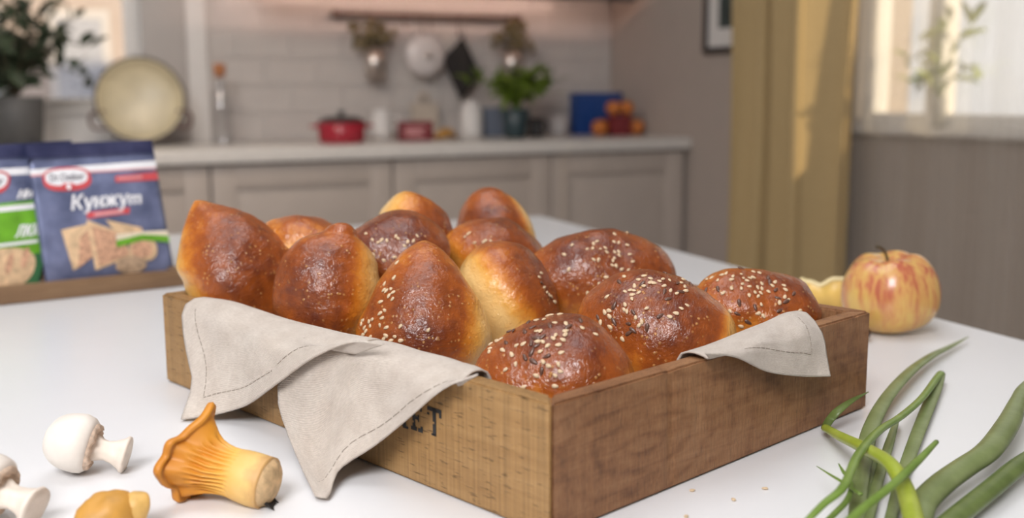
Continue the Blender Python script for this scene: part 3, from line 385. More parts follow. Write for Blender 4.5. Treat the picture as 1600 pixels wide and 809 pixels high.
    'c': [[(0.3547, 0.531, 0.865), (0.3551, 0.5299, 0.8732), (0.3554, 0.5289, 0.8819), (0.356, 0.5274, 0.8894), (0.3569, 0.5246, 0.8941), (0.3584, 0.5203, 0.896), (0.36, 0.5156, 0.8964), (0.3618, 0.5115, 0.8956), (0.3632, 0.5075, 0.8944), (0.3617, 0.5038, 0.8954), (0.3579, 0.5004, 0.8982), (0.3538, 0.4969, 0.9011)], [(0.362, 0.5335, 0.865), (0.3624, 0.5324, 0.8733), (0.3627, 0.5314, 0.882), (0.3632, 0.5299, 0.8895), (0.3642, 0.5271, 0.8942), (0.3656, 0.5228, 0.8961), (0.3673, 0.5181, 0.8965), (0.3693, 0.5141, 0.8958), (0.3707, 0.5102, 0.8946), (0.3691, 0.5063, 0.8953), (0.3652, 0.5025, 0.8974), (0.361, 0.4987, 0.8995)], [(0.3692, 0.536, 0.865), (0.3696, 0.5348, 0.8733), (0.3699, 0.5339, 0.882), (0.3705, 0.5324, 0.8896), (0.3714, 0.5296, 0.8943), (0.3729, 0.5252, 0.8962), (0.3747, 0.5207, 0.8966), (0.3768, 0.5168, 0.8959), (0.3783, 0.513, 0.8947), (0.3766, 0.5089, 0.8953), (0.3725, 0.5046, 0.8967), (0.3681, 0.5005, 0.898)], [(0.3765, 0.5384, 0.865), (0.3769, 0.5373, 0.8734), (0.3772, 0.5363, 0.8822), (0.3778, 0.5348, 0.8898), (0.3787, 0.532, 0.8945), (0.3802, 0.5277, 0.8964), (0.382, 0.5231, 0.8968), (0.3842, 0.5192, 0.8961), (0.3856, 0.5153, 0.895), (0.3839, 0.5111, 0.8951), (0.3799, 0.5067, 0.8956), (0.3755, 0.5024, 0.8961)], [(0.3839, 0.541, 0.865), (0.3843, 0.5398, 0.8736), (0.3846, 0.5388, 0.8825), (0.3852, 0.5373, 0.8902), (0.3862, 0.5344, 0.895), (0.3877, 0.5299, 0.8968), (0.3895, 0.5252, 0.8972), (0.3913, 0.521, 0.8966), (0.3923, 0.5168, 0.8953), (0.3908, 0.5127, 0.8945), (0.3873, 0.5088, 0.8939), (0.3832, 0.5047, 0.8933)], [(0.3914, 0.5435, 0.865), (0.3918, 0.5424, 0.8739), (0.3922, 0.5414, 0.8832), (0.3928, 0.5397, 0.8911), (0.3939, 0.5366, 0.8957), (0.3955, 0.5319, 0.8973), (0.3972, 0.527, 0.8977), (0.3982, 0.5219, 0.8974), (0.3982, 0.517, 0.8959), (0.3972, 0.5135, 0.8937), (0.3946, 0.5107, 0.8913), (0.3915, 0.5075, 0.8894)], [(0.3991, 0.5461, 0.865), (0.3995, 0.5449, 0.8744), (0.3998, 0.5439, 0.8841), (0.4004, 0.5422, 0.8922), (0.4017, 0.5387, 0.8966), (0.4035, 0.5339, 0.898), (0.4049, 0.5287, 0.8984), (0.4049, 0.5227, 0.8982), (0.4041, 0.517, 0.8964), (0.4035, 0.5141, 0.8927), (0.4021, 0.5127, 0.8884), (0.4, 0.5106, 0.8851)], [(0.4067, 0.5487, 0.865), (0.4071, 0.5475, 0.8748), (0.4075, 0.5465, 0.885), (0.4081, 0.5446, 0.8932), (0.4095, 0.5409, 0.8975), (0.4115, 0.5358, 0.8987), (0.4126, 0.5304, 0.8991), (0.4119, 0.5238, 0.8987), (0.4107, 0.518, 0.8963), (0.4103, 0.5154, 0.8915), (0.4097, 0.5147, 0.8856), (0.4086, 0.5135, 0.8808)], [(0.4142, 0.5513, 0.865), (0.4146, 0.55, 0.8751), (0.415, 0.549, 0.8857), (0.4156, 0.547, 0.8941), (0.4171, 0.5432, 0.8983), (0.4192, 0.5379, 0.8994), (0.4202, 0.5323, 0.8996), (0.4193, 0.5256, 0.8986), (0.4183, 0.5198, 0.8954), (0.4181, 0.5173, 0.8899), (0.4175, 0.5168, 0.8834), (0.4169, 0.5162, 0.8774)], [(0.4217, 0.5538, 0.865), (0.4221, 0.5526, 0.8754), (0.4225, 0.5516, 0.8862), (0.4232, 0.5495, 0.8948), (0.4247, 0.5455, 0.899), (0.4268, 0.5401, 0.9), (0.4278, 0.5344, 0.8999), (0.427, 0.5276, 0.8981), (0.4263, 0.5221, 0.8941), (0.4262, 0.5197, 0.8882), (0.4258, 0.5191, 0.8812), (0.4253, 0.5187, 0.8747)], [(0.4292, 0.5563, 0.865), (0.4296, 0.5551, 0.8757), (0.43, 0.5541, 0.8867), (0.4307, 0.552, 0.8954), (0.4323, 0.5479, 0.8996), (0.4343, 0.5424, 0.9006), (0.4353, 0.5366, 0.9001), (0.4346, 0.5299, 0.8976), (0.434, 0.5245, 0.893), (0.4341, 0.5221, 0.8867), (0.4339, 0.5214, 0.8794), (0.4337, 0.521, 0.8724)], [(0.4364, 0.5588, 0.865), (0.4368, 0.5576, 0.8759), (0.4372, 0.5565, 0.8872), (0.4379, 0.5544, 0.896), (0.4395, 0.5503, 0.9002), (0.4415, 0.5447, 0.9012), (0.4425, 0.5388, 0.9005), (0.4417, 0.532, 0.8976), (0.441, 0.5267, 0.8927), (0.4413, 0.5242, 0.8858), (0.4416, 0.5236, 0.8778), (0.4417, 0.5231, 0.8704)], [(0.4433, 0.5611, 0.865), (0.4437, 0.5599, 0.8761), (0.4441, 0.5589, 0.8876), (0.4448, 0.5568, 0.8966), (0.4464, 0.5526, 0.901), (0.4485, 0.547, 0.902), (0.4494, 0.5411, 0.9012), (0.4484, 0.5344, 0.8983), (0.4476, 0.5288, 0.8931), (0.4479, 0.5262, 0.8856), (0.4484, 0.5254, 0.8768), (0.449, 0.5249, 0.8687)], [(0.45, 0.5634, 0.865), (0.4504, 0.5623, 0.8763), (0.4508, 0.5613, 0.888), (0.4515, 0.5592, 0.8973), (0.4531, 0.5551, 0.9018), (0.4552, 0.5495, 0.9029), (0.456, 0.5435, 0.9022), (0.4549, 0.5366, 0.8989), (0.454, 0.531, 0.8933), (0.4542, 0.5282, 0.8855), (0.4547, 0.5272, 0.8762), (0.4554, 0.5265, 0.8673)], [(0.4563, 0.5656, 0.865), (0.4567, 0.5644, 0.8765), (0.4571, 0.5634, 0.8884), (0.4578, 0.5614, 0.8979), (0.4594, 0.5573, 0.9025), (0.4615, 0.5516, 0.9036), (0.4623, 0.5455, 0.9026), (0.4613, 0.5385, 0.8984), (0.4605, 0.5331, 0.8923), (0.4606, 0.5302, 0.8847), (0.4608, 0.5287, 0.8755), (0.4613, 0.5278, 0.8662)], [(0.4618, 0.5674, 0.865), (0.4622, 0.5663, 0.8768), (0.4626, 0.5652, 0.8889), (0.4633, 0.5631, 0.8984), (0.465, 0.5587, 0.9028), (0.4671, 0.5529, 0.9037), (0.468, 0.5465, 0.9016), (0.4675, 0.5398, 0.8964), (0.4669, 0.535, 0.8901), (0.4668, 0.5321, 0.8828), (0.4668, 0.5301, 0.8743), (0.4669, 0.5285, 0.8654)], [(0.4664, 0.569, 0.865), (0.4668, 0.5678, 0.8772), (0.4672, 0.5667, 0.8897), (0.468, 0.5642, 0.8989), (0.4698, 0.5592, 0.9029), (0.4719, 0.5532, 0.9032), (0.4732, 0.5469, 0.8996), (0.4735, 0.5408, 0.8937), (0.4733, 0.5369, 0.8874), (0.473, 0.5341, 0.8805), (0.4725, 0.5312, 0.8729), (0.4721, 0.5285, 0.865)], [(0.4707, 0.5705, 0.865), (0.4712, 0.5692, 0.8776), (0.4716, 0.568, 0.8904), (0.4725, 0.5651, 0.8994), (0.4745, 0.5596, 0.9028), (0.4765, 0.5534, 0.9025), (0.4784, 0.5472, 0.8976), (0.4796, 0.5418, 0.891), (0.4797, 0.5388, 0.8848), (0.4792, 0.536, 0.8783), (0.4783, 0.5323, 0.8715), (0.4772, 0.5283, 0.8646)]],
}
ONION = {
    'stem': [(0.3896, 0.3666, 0.836, 0.00566), (0.4077, 0.3888, 0.838, 0.0053), (0.42, 0.4067, 0.842, 0.00481), (0.4291, 0.4265, 0.846, 0.00427), (0.4476, 0.4673, 0.84, 0.00383), (0.4668, 0.5063, 0.832, 0.00328), (0.4809, 0.5358, 0.827, 0.00279)],
    'tip': [(0.4809, 0.5358, 0.827, 0.00279), (0.4899, 0.5413, 0.83, 0.00326), (0.4954, 0.5397, 0.836, 0.00326), (0.5114, 0.5439, 0.84, 0.0022), (0.531, 0.5495, 0.842, 0.00045)],
    'big': [(0.398, 0.3729, 0.832, 0.00641), (0.4247, 0.3971, 0.832, 0.00749), (0.4558, 0.4135, 0.833, 0.00785), (0.486, 0.4254, 0.834, 0.00778), (0.5201, 0.4373, 0.836, 0.00771), (0.5733, 0.4686, 0.836, 0.00748), (0.6203, 0.5005, 0.836, 0.00578), (0.6562, 0.5228, 0.836, 0.00559), (0.715, 0.5503, 0.835, 0.00545), (0.7585, 0.561, 0.83, 0.0041)],
    'low': [(0.3946, 0.3676, 0.828, 0.00571), (0.4427, 0.3877, 0.828, 0.00646), (0.4862, 0.405, 0.829, 0.00648), (0.5355, 0.4247, 0.83, 0.00651), (0.5893, 0.4407, 0.83, 0.00648), (0.6429, 0.4535, 0.828, 0.00426)],
    'long': [(0.3888, 0.4066, 0.826, 0.00438), (0.4191, 0.4374, 0.826, 0.00487), (0.4592, 0.4767, 0.826, 0.0053), (0.5039, 0.5181, 0.828, 0.00532), (0.5612, 0.5628, 0.83, 0.0051), (0.6294, 0.6089, 0.83, 0.0048), (0.6928, 0.6467, 0.828, 0.00407), (0.7411, 0.6707, 0.826, 0.00284), (0.7852, 0.6908, 0.826, 0.00059)],
    'fold': [(0.3304, 0.3847, 0.84, 0.00155), (0.3537, 0.3937, 0.846, 0.00208), (0.3734, 0.4007, 0.85, 0.00246), (0.4172, 0.4377, 0.848, 0.00269), (0.4727, 0.4795, 0.842, 0.00277), (0.5237, 0.5113, 0.836, 0.00277), (0.5786, 0.5466, 0.832, 0.00276), (0.635, 0.587, 0.829, 0.00297), (0.6563, 0.6019, 0.828, 0.00305)],
    'foldb': [(0.6563, 0.6019, 0.828, 0.00356), (0.6252, 0.5774, 0.826, 0.00464), (0.5677, 0.5326, 0.825, 0.00472), (0.5084, 0.4858, 0.824, 0.0043), (0.4595, 0.4461, 0.824, 0.00376), (0.4081, 0.4026, 0.824, 0.00306)],
    'short': [(0.3858, 0.3968, 0.825, 0.00298), (0.425, 0.432, 0.825, 0.00324), (0.4611, 0.4632, 0.826, 0.00308), (0.5004, 0.4971, 0.826, 0.0029), (0.5389, 0.53, 0.826, 0.00176)],
    'shoot': [(0.3452, 0.3724, 0.842, 0.0026), (0.3662, 0.3803, 0.846, 0.00236), (0.398, 0.3918, 0.85, 0.0023), (0.4301, 0.4074, 0.852, 0.00224), (0.4615, 0.4235, 0.854, 0.00145)],
    'thin': [(0.3554, 0.3994, 0.83, 0.00162), (0.3751, 0.4085, 0.832, 0.00184), (0.392, 0.4173, 0.834, 0.00171), (0.4068, 0.4306, 0.836, 0.00141), (0.4156, 0.4465, 0.836, 0.00109), (0.4226, 0.4584, 0.836, 0.00037)],
    'wisp': [(0.3963, 0.4121, 0.838, 0.00136), (0.3998, 0.4281, 0.838, 0.00123), (0.4056, 0.4456, 0.836, 0.0009), (0.4121, 0.4648, 0.834, 0.00028)],
    'leafb': [(0.3738, 0.3963, 0.824, 0.00492), (0.4038, 0.4193, 0.824, 0.00556), (0.4417, 0.4547, 0.824, 0.00489), (0.4732, 0.4827, 0.824, 0.00319)],
}
PACKET_FRONT = [(0.0238, 1.3136, 0.8319), (0.1708, 1.352, 0.8312), (0.156, 1.3811, 0.9955), (0.014, 1.3437, 0.9943)]
PACKET_BACK = [(-0.1076, 1.2918, 0.8324), (0.0176, 1.3249, 0.8343), (0.0642, 1.3669, 0.9974), (-0.0806, 1.3282, 0.9931)]
TABLE_SEEDS = [(0.3451, 0.493, 0.821), (0.3581, 0.4713, 0.821), (0.3849, 0.4772, 0.821), (0.3196, 0.4621, 0.821)]
# seed positions on each bun, 0.1 mm in the bun frame: (sesame, flax)
SEEDS = {'D': (((4,-194,281),(-81,-184,275),(-159,-194,244),(-164,-216,224),(106,-149,319),(142,-128,330),(186,-135,325),(-140,-122,301),(-135,71,343),(-108,-13,348),(-43,-45,348),(-73,-53,345),(-185,-70,310),(72,-52,347),(82,-77,341),(229,-100,323),(-6,-64,347),(-213,-34,307)),(),),
'F': (((184,175,227),(148,248,194),(97,191,266),(84,224,254),(94,244,235),(66,170,292),(43,200,285),(16,171,306),(8,258,261),(-58,226,291),(-76,260,272),(-113,241,295),(-119,348,203),(-110,322,226),(-163,254,294),(-153,335,221),(-186,202,339),(-100,406,131),(-125,414,134),(-160,382,182),(-189,369,200),(-209,389,184),(-234,331,230),(-241,204,341),(-261,219,329),(-252,139,370),(-277,165,356),(-281,95,377),(-185,100,381),(-212,-92,390),(-367,-50,351),(-301,203,326),(-238,371,200),(310,172,139),(183,176,226)),(),),
'G': (((61,34,367),(47,114,370),(-34,142,375),(-77,147,374),(-104,133,372),(-174,85,362),(-125,101,366)),((3,138,373),(-125,133,368)),),
'H': (((-349,-100,195),(-328,-80,209),(-315,-63,218),(-210,-208,259),(-194,-195,271),(-153,-207,279),(-278,-192,218)),(),),
'J': (((319,270,266),(186,180,348),(-190,52,394),(-264,-5,355),(-249,-139,320),(-80,-8,395),(-33,3,388),(-15,60,380),(17,86,376),(28,-4,378),(70,11,372),(73,-34,368),(157,77,363),(195,71,357),(259,42,349),(139,-27,354),(174,-24,350),(169,-62,347),(255,-61,347),(123,-92,353),(107,-117,350),(96,-155,338),(125,-159,332),(166,-187,317),(216,-198,312),(265,-132,333),(-49,-110,375),(-11,-114,369),(29,-242,300),(-33,-276,267),(-126,-303,205),(-473,40,235)),(),),
'K': (((-253,122,309),(-147,78,353),(-116,114,360),(-69,91,371),(-62,57,373),(-38,54,375),(-7,82,372),(9,113,365),(51,131,347),(129,224,279),(126,166,307),(154,134,313),(167,89,322),(79,32,360),(-159,23,347),(-99,22,364),(-207,-36,339),(-177,-18,344),(-152,-21,349),(-116,-41,359),(-153,-61,350),(-147,-99,352),(-320,-68,292),(-182,-142,334),(-180,-174,321),(-158,-186,321),(-307,-182,267),(-278,-178,285),(-268,-209,267),(-320,-236,219),(-250,-264,228),(-38,-152,350),(-93,-219,320),(-47,-241,313),(-59,-259,299),(203,-37,326),(174,-89,344),(151,-143,349),(118,-177,343),(122,27,350),(30,50,371),(-152,-319,199)),((-10,289,241),(182,221,251),(-114,39,362),(44,1,371),(141,54,343),(104,136,327),(79,-47,362),(58,-180,338),(-113,-193,331),(-252,-151,312),(-345,-205,224),(-229,-239,256),(-133,-250,281),(-6,-269,301),(-93,-286,267),(-117,-296,245),(-270,62,311)),),
'M': (((-315,75,244),(-284,78,261),(-398,106,175),(-375,89,201),(-354,23,228),(-268,-3,262),(-250,29,273),(-182,56,283),(-200,-53,269),(-283,-80,239),(-218,-97,257),(-157,-80,270),(-179,5,281),(-160,-24,283),(-133,5,289),(-98,23,287),(-73,102,288),(-37,83,297),(-54,-43,285),(-95,-85,273),(-127,-133,261),(-82,-133,260),(-110,-167,251),(-175,-162,247),(-64,-90,272),(-20,-117,270),(18,-64,292),(48,-30,304),(106,-59,302),(108,-98,293),(87,-167,274),(109,-189,269),(39,-213,251),(-97,-227,225),(-119,-275,178),(-83,-293,173),(25,-304,189),(81,-289,200),(191,-249,225),(-341,-102,203),(-302,-225,137),(-213,-285,61)),((-142,166,266),(10,21,304),(7,-32,297),(37,-102,284),(-248,-206,200),(-142,-246,206),(-257,-251,140),(-174,-290,106),(32,-267,218),(35,-176,264),(85,-209,262),(-370,-60,205),(-430,-10,150),(162,-134,289)),),
'L': (((-89,222,279),(-45,216,288),(-22,288,261),(-3,291,264),(50,285,274),(27,122,336),(95,105,340),(188,85,325),(266,54,301),(-54,43,337),(-76,50,332),(37,-3,343),(94,4,341),(94,33,344),(23,-24,338),(80,-33,332),(54,-68,322),(-8,-71,321),(-37,-41,326),(-68,-32,321),(-152,-21,296),(-194,-17,281),(-277,-23,251),(-221,-70,257),(-49,-96,300),(73,-115,304),(-34,-154,270),(0,-183,263),(57,-181,271),(68,-217,249),(37,-231,233),(-73,-212,216),(-195,-132,236),(-255,-148,208),(-364,63,195),(-367,28,200),(-371,145,163),(-336,144,189),(-311,126,209),(-303,134,211),(-323,123,204),(37,-272,188),(-147,-248,161)),((-140,222,264),(-105,109,313),(0,90,338),(108,76,341),(178,158,321),(-150,80,305),(-252,192,222),(-229,171,242),(-263,42,255),(-76,-7,327),(-42,-7,334),(-106,-31,311),(-75,-58,310),(-101,-89,289),(-141,-107,265),(-12,-129,289),(-88,-144,264),(-41,-202,238)))}


# ------------------------------------------------------------------ setting: room shell
XR, YB = 2.35, 4.03
HC = 2.75
def struct(name, boxes, m, bev=0.0):
    b = bm_new()
    for d in boxes: box(b, *d, bev=bev)
    return obj(name, b, m, smooth=False, kind='structure')

struct('floor', [(-2.6, XR + 0.25, -2.4, YB + 0.25, -0.06, 0.0)], M_floor)
struct('ceiling', [(-2.6, XR + 0.25, -2.4, YB + 0.25, HC, HC + 0.06)], M_white)
# back wall: opening for the left window x -0.60..0.435, z 1.0..2.1
wall_back = struct('wall_back', [(-2.6, -0.60, YB, YB + 0.2, 0, HC), (-0.60, 0.435, YB, YB + 0.2, 0, 1.0), (-0.60, 0.435, YB, YB + 0.2, 2.1, HC), (0.435, XR + 0.2, YB, YB + 0.2, 0, HC)], M_white)
struct('wall_left', [(-2.6, -2.5, -2.4, YB, 0, HC)], M_white)
struct('wall_front', [(-2.5, XR, -2.4, -2.3, 0, HC)], M_white)
# right wall: opening for the window y 1.38..2.53, z 0.925..2.15
wall_right = struct('wall_right', [(XR, XR + 0.2, 2.53, YB, 0, HC), (XR, XR + 0.2, 1.38, 2.53, 0, 0.925), (XR, XR + 0.2, 1.38, 2.53, 2.15, HC), (XR, XR + 0.2, -2.4, 1.38, 0, HC)], M_wall)

# tiles of the splashback, each a piece of its own
tile_me = None
tw, th_, gap = 0.200, 0.1005, 0.003
cut_cache = {}
for row in range(6):
    z0 = W + row * th_
    xs = []
    x = 0.665 - (0.1 if row % 2 else 0.0)
    while x < XR - 0.01:
        a, b_ = max(x, 0.665), min(x + tw, XR - 0.002)
        if b_ - a > 0.02: xs.append((a, b_))
        x += tw
    for a, b_ in xs:
        w_ = round(b_ - a - gap, 4)
        if w_ not in cut_cache:
            bb = bm_new(); box(bb, 0, w_, -0.007, 0.001, 0, th_ - gap, bev=0.0012, seg=1)
            o = obj('tile', bb, M_tile, wall_back, smooth=False); cut_cache[w_] = o.data
        else:
            o = bpy.data.objects.new('tile', cut_cache[w_]); COL.objects.link(o); o.parent = wall_back
        o.location = (a, YB, z0 + gap)

# trim beside the left window
boxobj('trim_1', (0.437, 0.586, YB - 0.045, YB + 0.002, W, HC - 0.02), M_trim, bev=0.004, kind='structure')
boxobj('trim_2', (0.588, 0.660, YB - 0.03, YB + 0.002, W, HC - 0.02), M_white, bev=0.004, kind='structure')
boxobj('baseboard_right', (XR - 0.018, XR, -2.28, 3.40, 0.001, 0.09), M_white, bev=0.003, kind='structure')

M_glass = glass_mat('window_glass')
def window(name, axis, lo, hi, z0, z1, depth, mull):
    """axis 'y' = in the back wall (spans x), axis 'x' = in the right wall (spans y)"""
    b = bm_new(); t = 0.04
    def add(a0, a1, q0, q1):
        if axis == 'y': box(b, a0, a1, depth, depth + 0.06, q0, q1, bev=0.004)
        else: box(b, depth, depth + 0.06, a0, a1, q0, q1, bev=0.004)
    add(lo, hi, z0, z0 + t); add(lo, hi, z1 - t, z1); add(lo, lo + t, z0 + t, z1 - t); add(hi - t, hi, z0 + t, z1 - t)
    for q in mull: add(q - 0.028, q + 0.028, z0 + t, z1 - t)
    fr = obj(name, b, M_white, smooth=False, kind='structure')
    edges = [lo + t] + [v for q in mull for v in (q - 0.028, q + 0.028)] + [hi - t]
    for k in range(0, len(edges), 2):
        if axis == 'y': boxobj('pane', (edges[k], edges[k + 1], depth + 0.025, depth + 0.031, z0 + t, z1 - t), M_glass, fr, bev=0)
        else: boxobj('pane', (depth + 0.025, depth + 0.031, edges[k], edges[k + 1], z0 + t, z1 - t), M_glass, fr, bev=0)
    return fr
w1 = window('window_1', 'y', -0.60, 0.435, 1.0, 2.1, YB + 0.10, [-0.08])
boxobj('window_sill', (-0.62, 0.434, YB - 0.03, YB + 0.10, 0.985, 1.0), M_white, w1)
w2 = window('window_2', 'x', 1.38, 2.53, 0.945, 2.15, XR + 0.02, [2.262])
boxobj('window_sill', (XR - 0.04, XR + 0.10, 1.26, 2.57, 0.9255, 0.9445), M_white, w2)

# ------------------------------------------------------------------ kitchen run
def cab_front(name, parent, x0, x1, yf, z0, z1, m):
    """shaker door: frame proud of a recessed panel"""
    b = bm_new(); t = 0.075
    box(b, x0, x0 + t, yf, yf + 0.02, z0, z1, bev=0.002); box(b, x1 - t, x1, yf, yf + 0.02, z0, z1, bev=0.002)
    box(b, x0 + t, x1 - t, yf, yf + 0.02, z1 - t, z1, bev=0.002); box(b, x0 + t, x1 - t, yf, yf + 0.02, z0, z0 + t, bev=0.002)
    d = autosmooth(obj(name, b, m, parent))
    boxobj('door_panel', (x0 + t - 0.002, x1 - t + 0.002, yf + 0.009, yf + 0.018, z0 + t - 0.002, z1 - t + 0.002), m, d, bev=0.001)
    return d
cab_labels = ['greige shaker base cabinet at the far left, mostly behind the seasoning packets',
              'greige base cabinet below the frying pan and the left window',
              'greige base cabinet whose door shows left of centre, below the red casserole',
              'greige base cabinet in the middle of the run, below the green potted plant',
              'greige base cabinet at the right end of the run, against the side wall']
for k in range(5):
    x0 = 0.557 + 0.6 * (k - 2); x1 = x0 + 0.6
    if k == 4: x1 = 2.33
    t = thing('base_cabinet', cab_labels[k], 'cabinet', (x0, 3.43, 0), group='greige base cabinets')
    w = x1 - x0
    boxobj('carcass', (0.002, w - 0.002, 0.022, 0.595, 0.10, W - 0.044), M_gap, t)
    boxobj('plinth', (0.0, w, 0.06, 0.075, 0.002, 0.099), M_cab, t)
    cab_front('door', t, 0.004, w - 0.004, 0.0, 0.105, W - 0.050, M_cab)
wt = boxobj('worktop', (-0.66, 2.345, 3.405, YB - 0.008, W - 0.042, W), M_worktop, bev=0.004)
tag(wt, 'pale stone worktop running along the back wall over the base cabinets', 'worktop')
t = thing('wall_cabinet', 'greige wall cupboard above the tiles, only its lower shadow line in view', 'cabinet', (0.76, 3.69, 1.437))
boxobj('carcass', (0, 1.58, 0.022, 0.338, 0, 0.75), M_cab, t)
for k in range(3): cab_front('door', t, 0.002 + k * 0.527, 0.525 + k * 0.527, 0.0, 0.0, 0.75, M_cab)
b = bm_new()
box(b, 0.0, 1.5, -0.012, -0.009, -0.031, 0.0, bev=0); box(b, 0.0, 1.5, -0.012, 0.026, -0.0315, -0.0285, bev=0)
ul = thing('cupboard_light', 'slim light channel under the wall cupboard, glowing towards the tiles', 'light', (0.76, 3.705, 1.4365))
obj('light_channel', b, M_gap, ul, smooth=False)

# ------------------------------------------------------------------ table
TABR = math.radians(-3.0)
tt = thing('kitchen_table', 'large white table in the foreground carrying the bread crate', 'table', (0.9015, 1.80, 0), TABR)
boxobj('tabletop', (-2.4, 0.0, -2.3, 0.0, T - 0.03, T), M_table, tt, bev=0.004)
for lx, ly in ((-2.3, -2.2), (-0.1, -2.2), (-2.3, -0.1), (-0.1, -0.1)):
    boxobj('leg', (lx - 0.035, lx + 0.035, ly - 0.035, ly + 0.035, 0.001, T - 0.0305), M_table, tt)

# ------------------------------------------------------------------ bread crate
BX, BY, BH, TH = 0.3322, 0.4351, 0.0725, 0.0125
BROT = math.atan2(0.3221, 0.9467)
crate = thing('bread_crate', 'low rectangular wooden crate full of buns, printed letters on its pale left side', 'crate', (0.2405, 0.469, T), BROT)
def board(name, pts, m, label=None, n=None):
    b = bm_new(); prism(b, pts, 0.0006, BH, bev=0.0013)
    return autosmooth(obj(name, b, m, crate, label=label), 30)
e = 0.0002
board('side_board', [(0, e), (TH, TH + e), (TH, BY - TH - e), (0, BY - e)], M_oak, 'pale oak side board with black printed letters')
# right-hand board with a chipped notch in its upper outer edge
b = bm_new()
prism(b, [(e, 0), (BX - e, 0), (BX - TH - e, TH), (TH + e, TH)], 0.0006, BH, bev=0.0013)
bmesh.ops.subdivide_edges(b, edges=[ed for ed in b.edges if ed.calc_length() > 0.1], cuts=90, use_grid_fill=True)
for v in b.verts:
    if v.co.z > BH - 0.004 and v.co.y < 0.004:
        d = abs(v.co.x - 0.0985)
        if d < 0.004: v.co.y += 0.0028 * (1 - d / 0.004); v.co.z -= 0.0020 * (1 - d / 0.004)
        else:
            q = noise.noise(Vector((v.co.x * 120, 3.1, 0)))
            if q > 0.25: v.co.z -= 0.0012 * q; v.co.y += 0.0010 * q
autosmooth(obj('side_board', b, M_acacia, crate, label='darker reddish brown side board with a chipped upper edge'), 30)
board('side_board', [(BX, e), (BX, BY - e), (BX - TH, BY - TH - e), (BX - TH, TH + e)], M_acacia)
board('side_board', [(e, BY), (TH + e, BY - TH), (BX - TH - e, BY - TH), (BX - e, BY)], M_oak)
boxobj('bottom_board', (TH, BX - TH, TH, BY - TH, 0.0006, 0.0066), M_oak, crate, bev=0)

# slab lettering K E T on the pale side (the napkin covers the rest)
def rects_to(bm, rs, y0, wd, zc0, hh):
    for (a, b_, c, d) in rs:   # unit box coords, x to the viewer's right
        nx = max(1, int((b_ - a) * 10)); nz = max(1, int((d - c) * 14))
        for i in range(nx):
            for j in range(nz):
                q = noise.noise(Vector((y0 * 900 + i * 1.7, j * 1.3, a * 11)))
                if q > 0.34: continue
                xa = a + (b_ - a) * i / nx; xb = a + (b_ - a) * (i + 1) / nx; za = c + (d - c) * j / nz; zb = c + (d - c) * (j + 1) / nz
                P = [(-0.00035, y0 - wd * X, zc0 + hh * Z) for X, Z in ((xa, za), (xb, za), (xb, zb), (xa, zb))]
                bm.faces.new([bm.verts.new(p) for p in P])
b = bm_new()
LT = [(0.38, 0.62, 0.0, 1.0), (0.28, 0.72, 0.0, 0.08), (0.0, 1.0, 0.86, 1.0), (0.0, 0.16, 0.70, 0.86), (0.84, 1.0, 0.70, 0.86)]
LE = [(0.14, 0.38, 0.0, 1.0), (0.0, 0.95, 0.86, 1.0), (0.0, 1.0, 0.0, 0.14), (0.82, 1.0, 0.14, 0.32), (0.80, 0.95, 0.70, 0.86), (0.38, 0.66, 0.44, 0.56), (0.60, 0.70, 0.36, 0.64)]
LK = [(0.10, 0.32, 0.0, 1.0), (0.0, 0.42, 0.0, 0.1), (0.0, 0.42, 0.9, 1.0), (0.35, 0.55, 0.42, 0.58), (0.5, 0.7, 0.26, 0.42), (0.5, 0.7, 0.58, 0.74), (0.62, 0.84, 0.1, 0.28), (0.62, 0.84, 0.72, 0.9), (0.6, 1.0, 0.0, 0.1), (0.6, 1.0, 0.9, 1.0)]
rects_to(b, LT, 0.1003, 0.0128, 0.0338, 0.0168)
rects_to(b, LE, 0.1158, 0.0112, 0.0330, 0.0162)
rects_to(b, LK, 0.1318, 0.0135, 0.0322, 0.0160)

obj('printed_letters', b, M_ink, crate, smooth=False, label='worn black slab letters E and T')

# ------------------------------------------------------------------ napkin
Minv = Matrix.Translation((0.2405, 0.469, T)) @ Matrix.Rotation(BROT, 4, 'Z')
b = bm_new()
nap_grids = {}
for key in ('b', 'a', 'c'):
    G = [[Vector(p) for p in col] for col in NAPKIN[key]]
    nu, nv = len(G) - 1, len(G[0]) - 1
    def samp(s, t, G=G, nu=nu, nv=nv):
        i = min(int(s * nu), nu - 1); j = min(int(t * nv), nv - 1); fs = s * nu - i; ft = t * nv - j
        p = (G[i][j] * (1 - fs) + G[i + 1][j] * fs) * (1 - ft) + (G[i][j + 1] * (1 - fs) + G[i + 1][j + 1] * fs) * ft
        return p
    nap_grids[key] = samp
    def wr(s, t, samp=samp, key=key):
        p = samp(s, t)
        k = min(1.0, max(0.0, (t - 0.35) / 0.3))
        out = Vector((-0.9467, -0.3221, 0)) if key != 'c' else Vector((0.3217, -0.9468, 0))
        q = noise.noise(p * 26 + Vector((3, 1, 7))) * 0.0044 + noise.noise(p * 70) * 0.0009
        edge = min(1.0, min(s, 1 - s, 1 - t) * 6)
        p = p + out * q * k * (0.3 + 0.7 * edge)
        if p.z < T + 0.0016: p.z = T + 0.0016
        return p
    nap_grids[key] = wr
    grid(b, wr, 66, 60, uv=(0.2, 0.14))
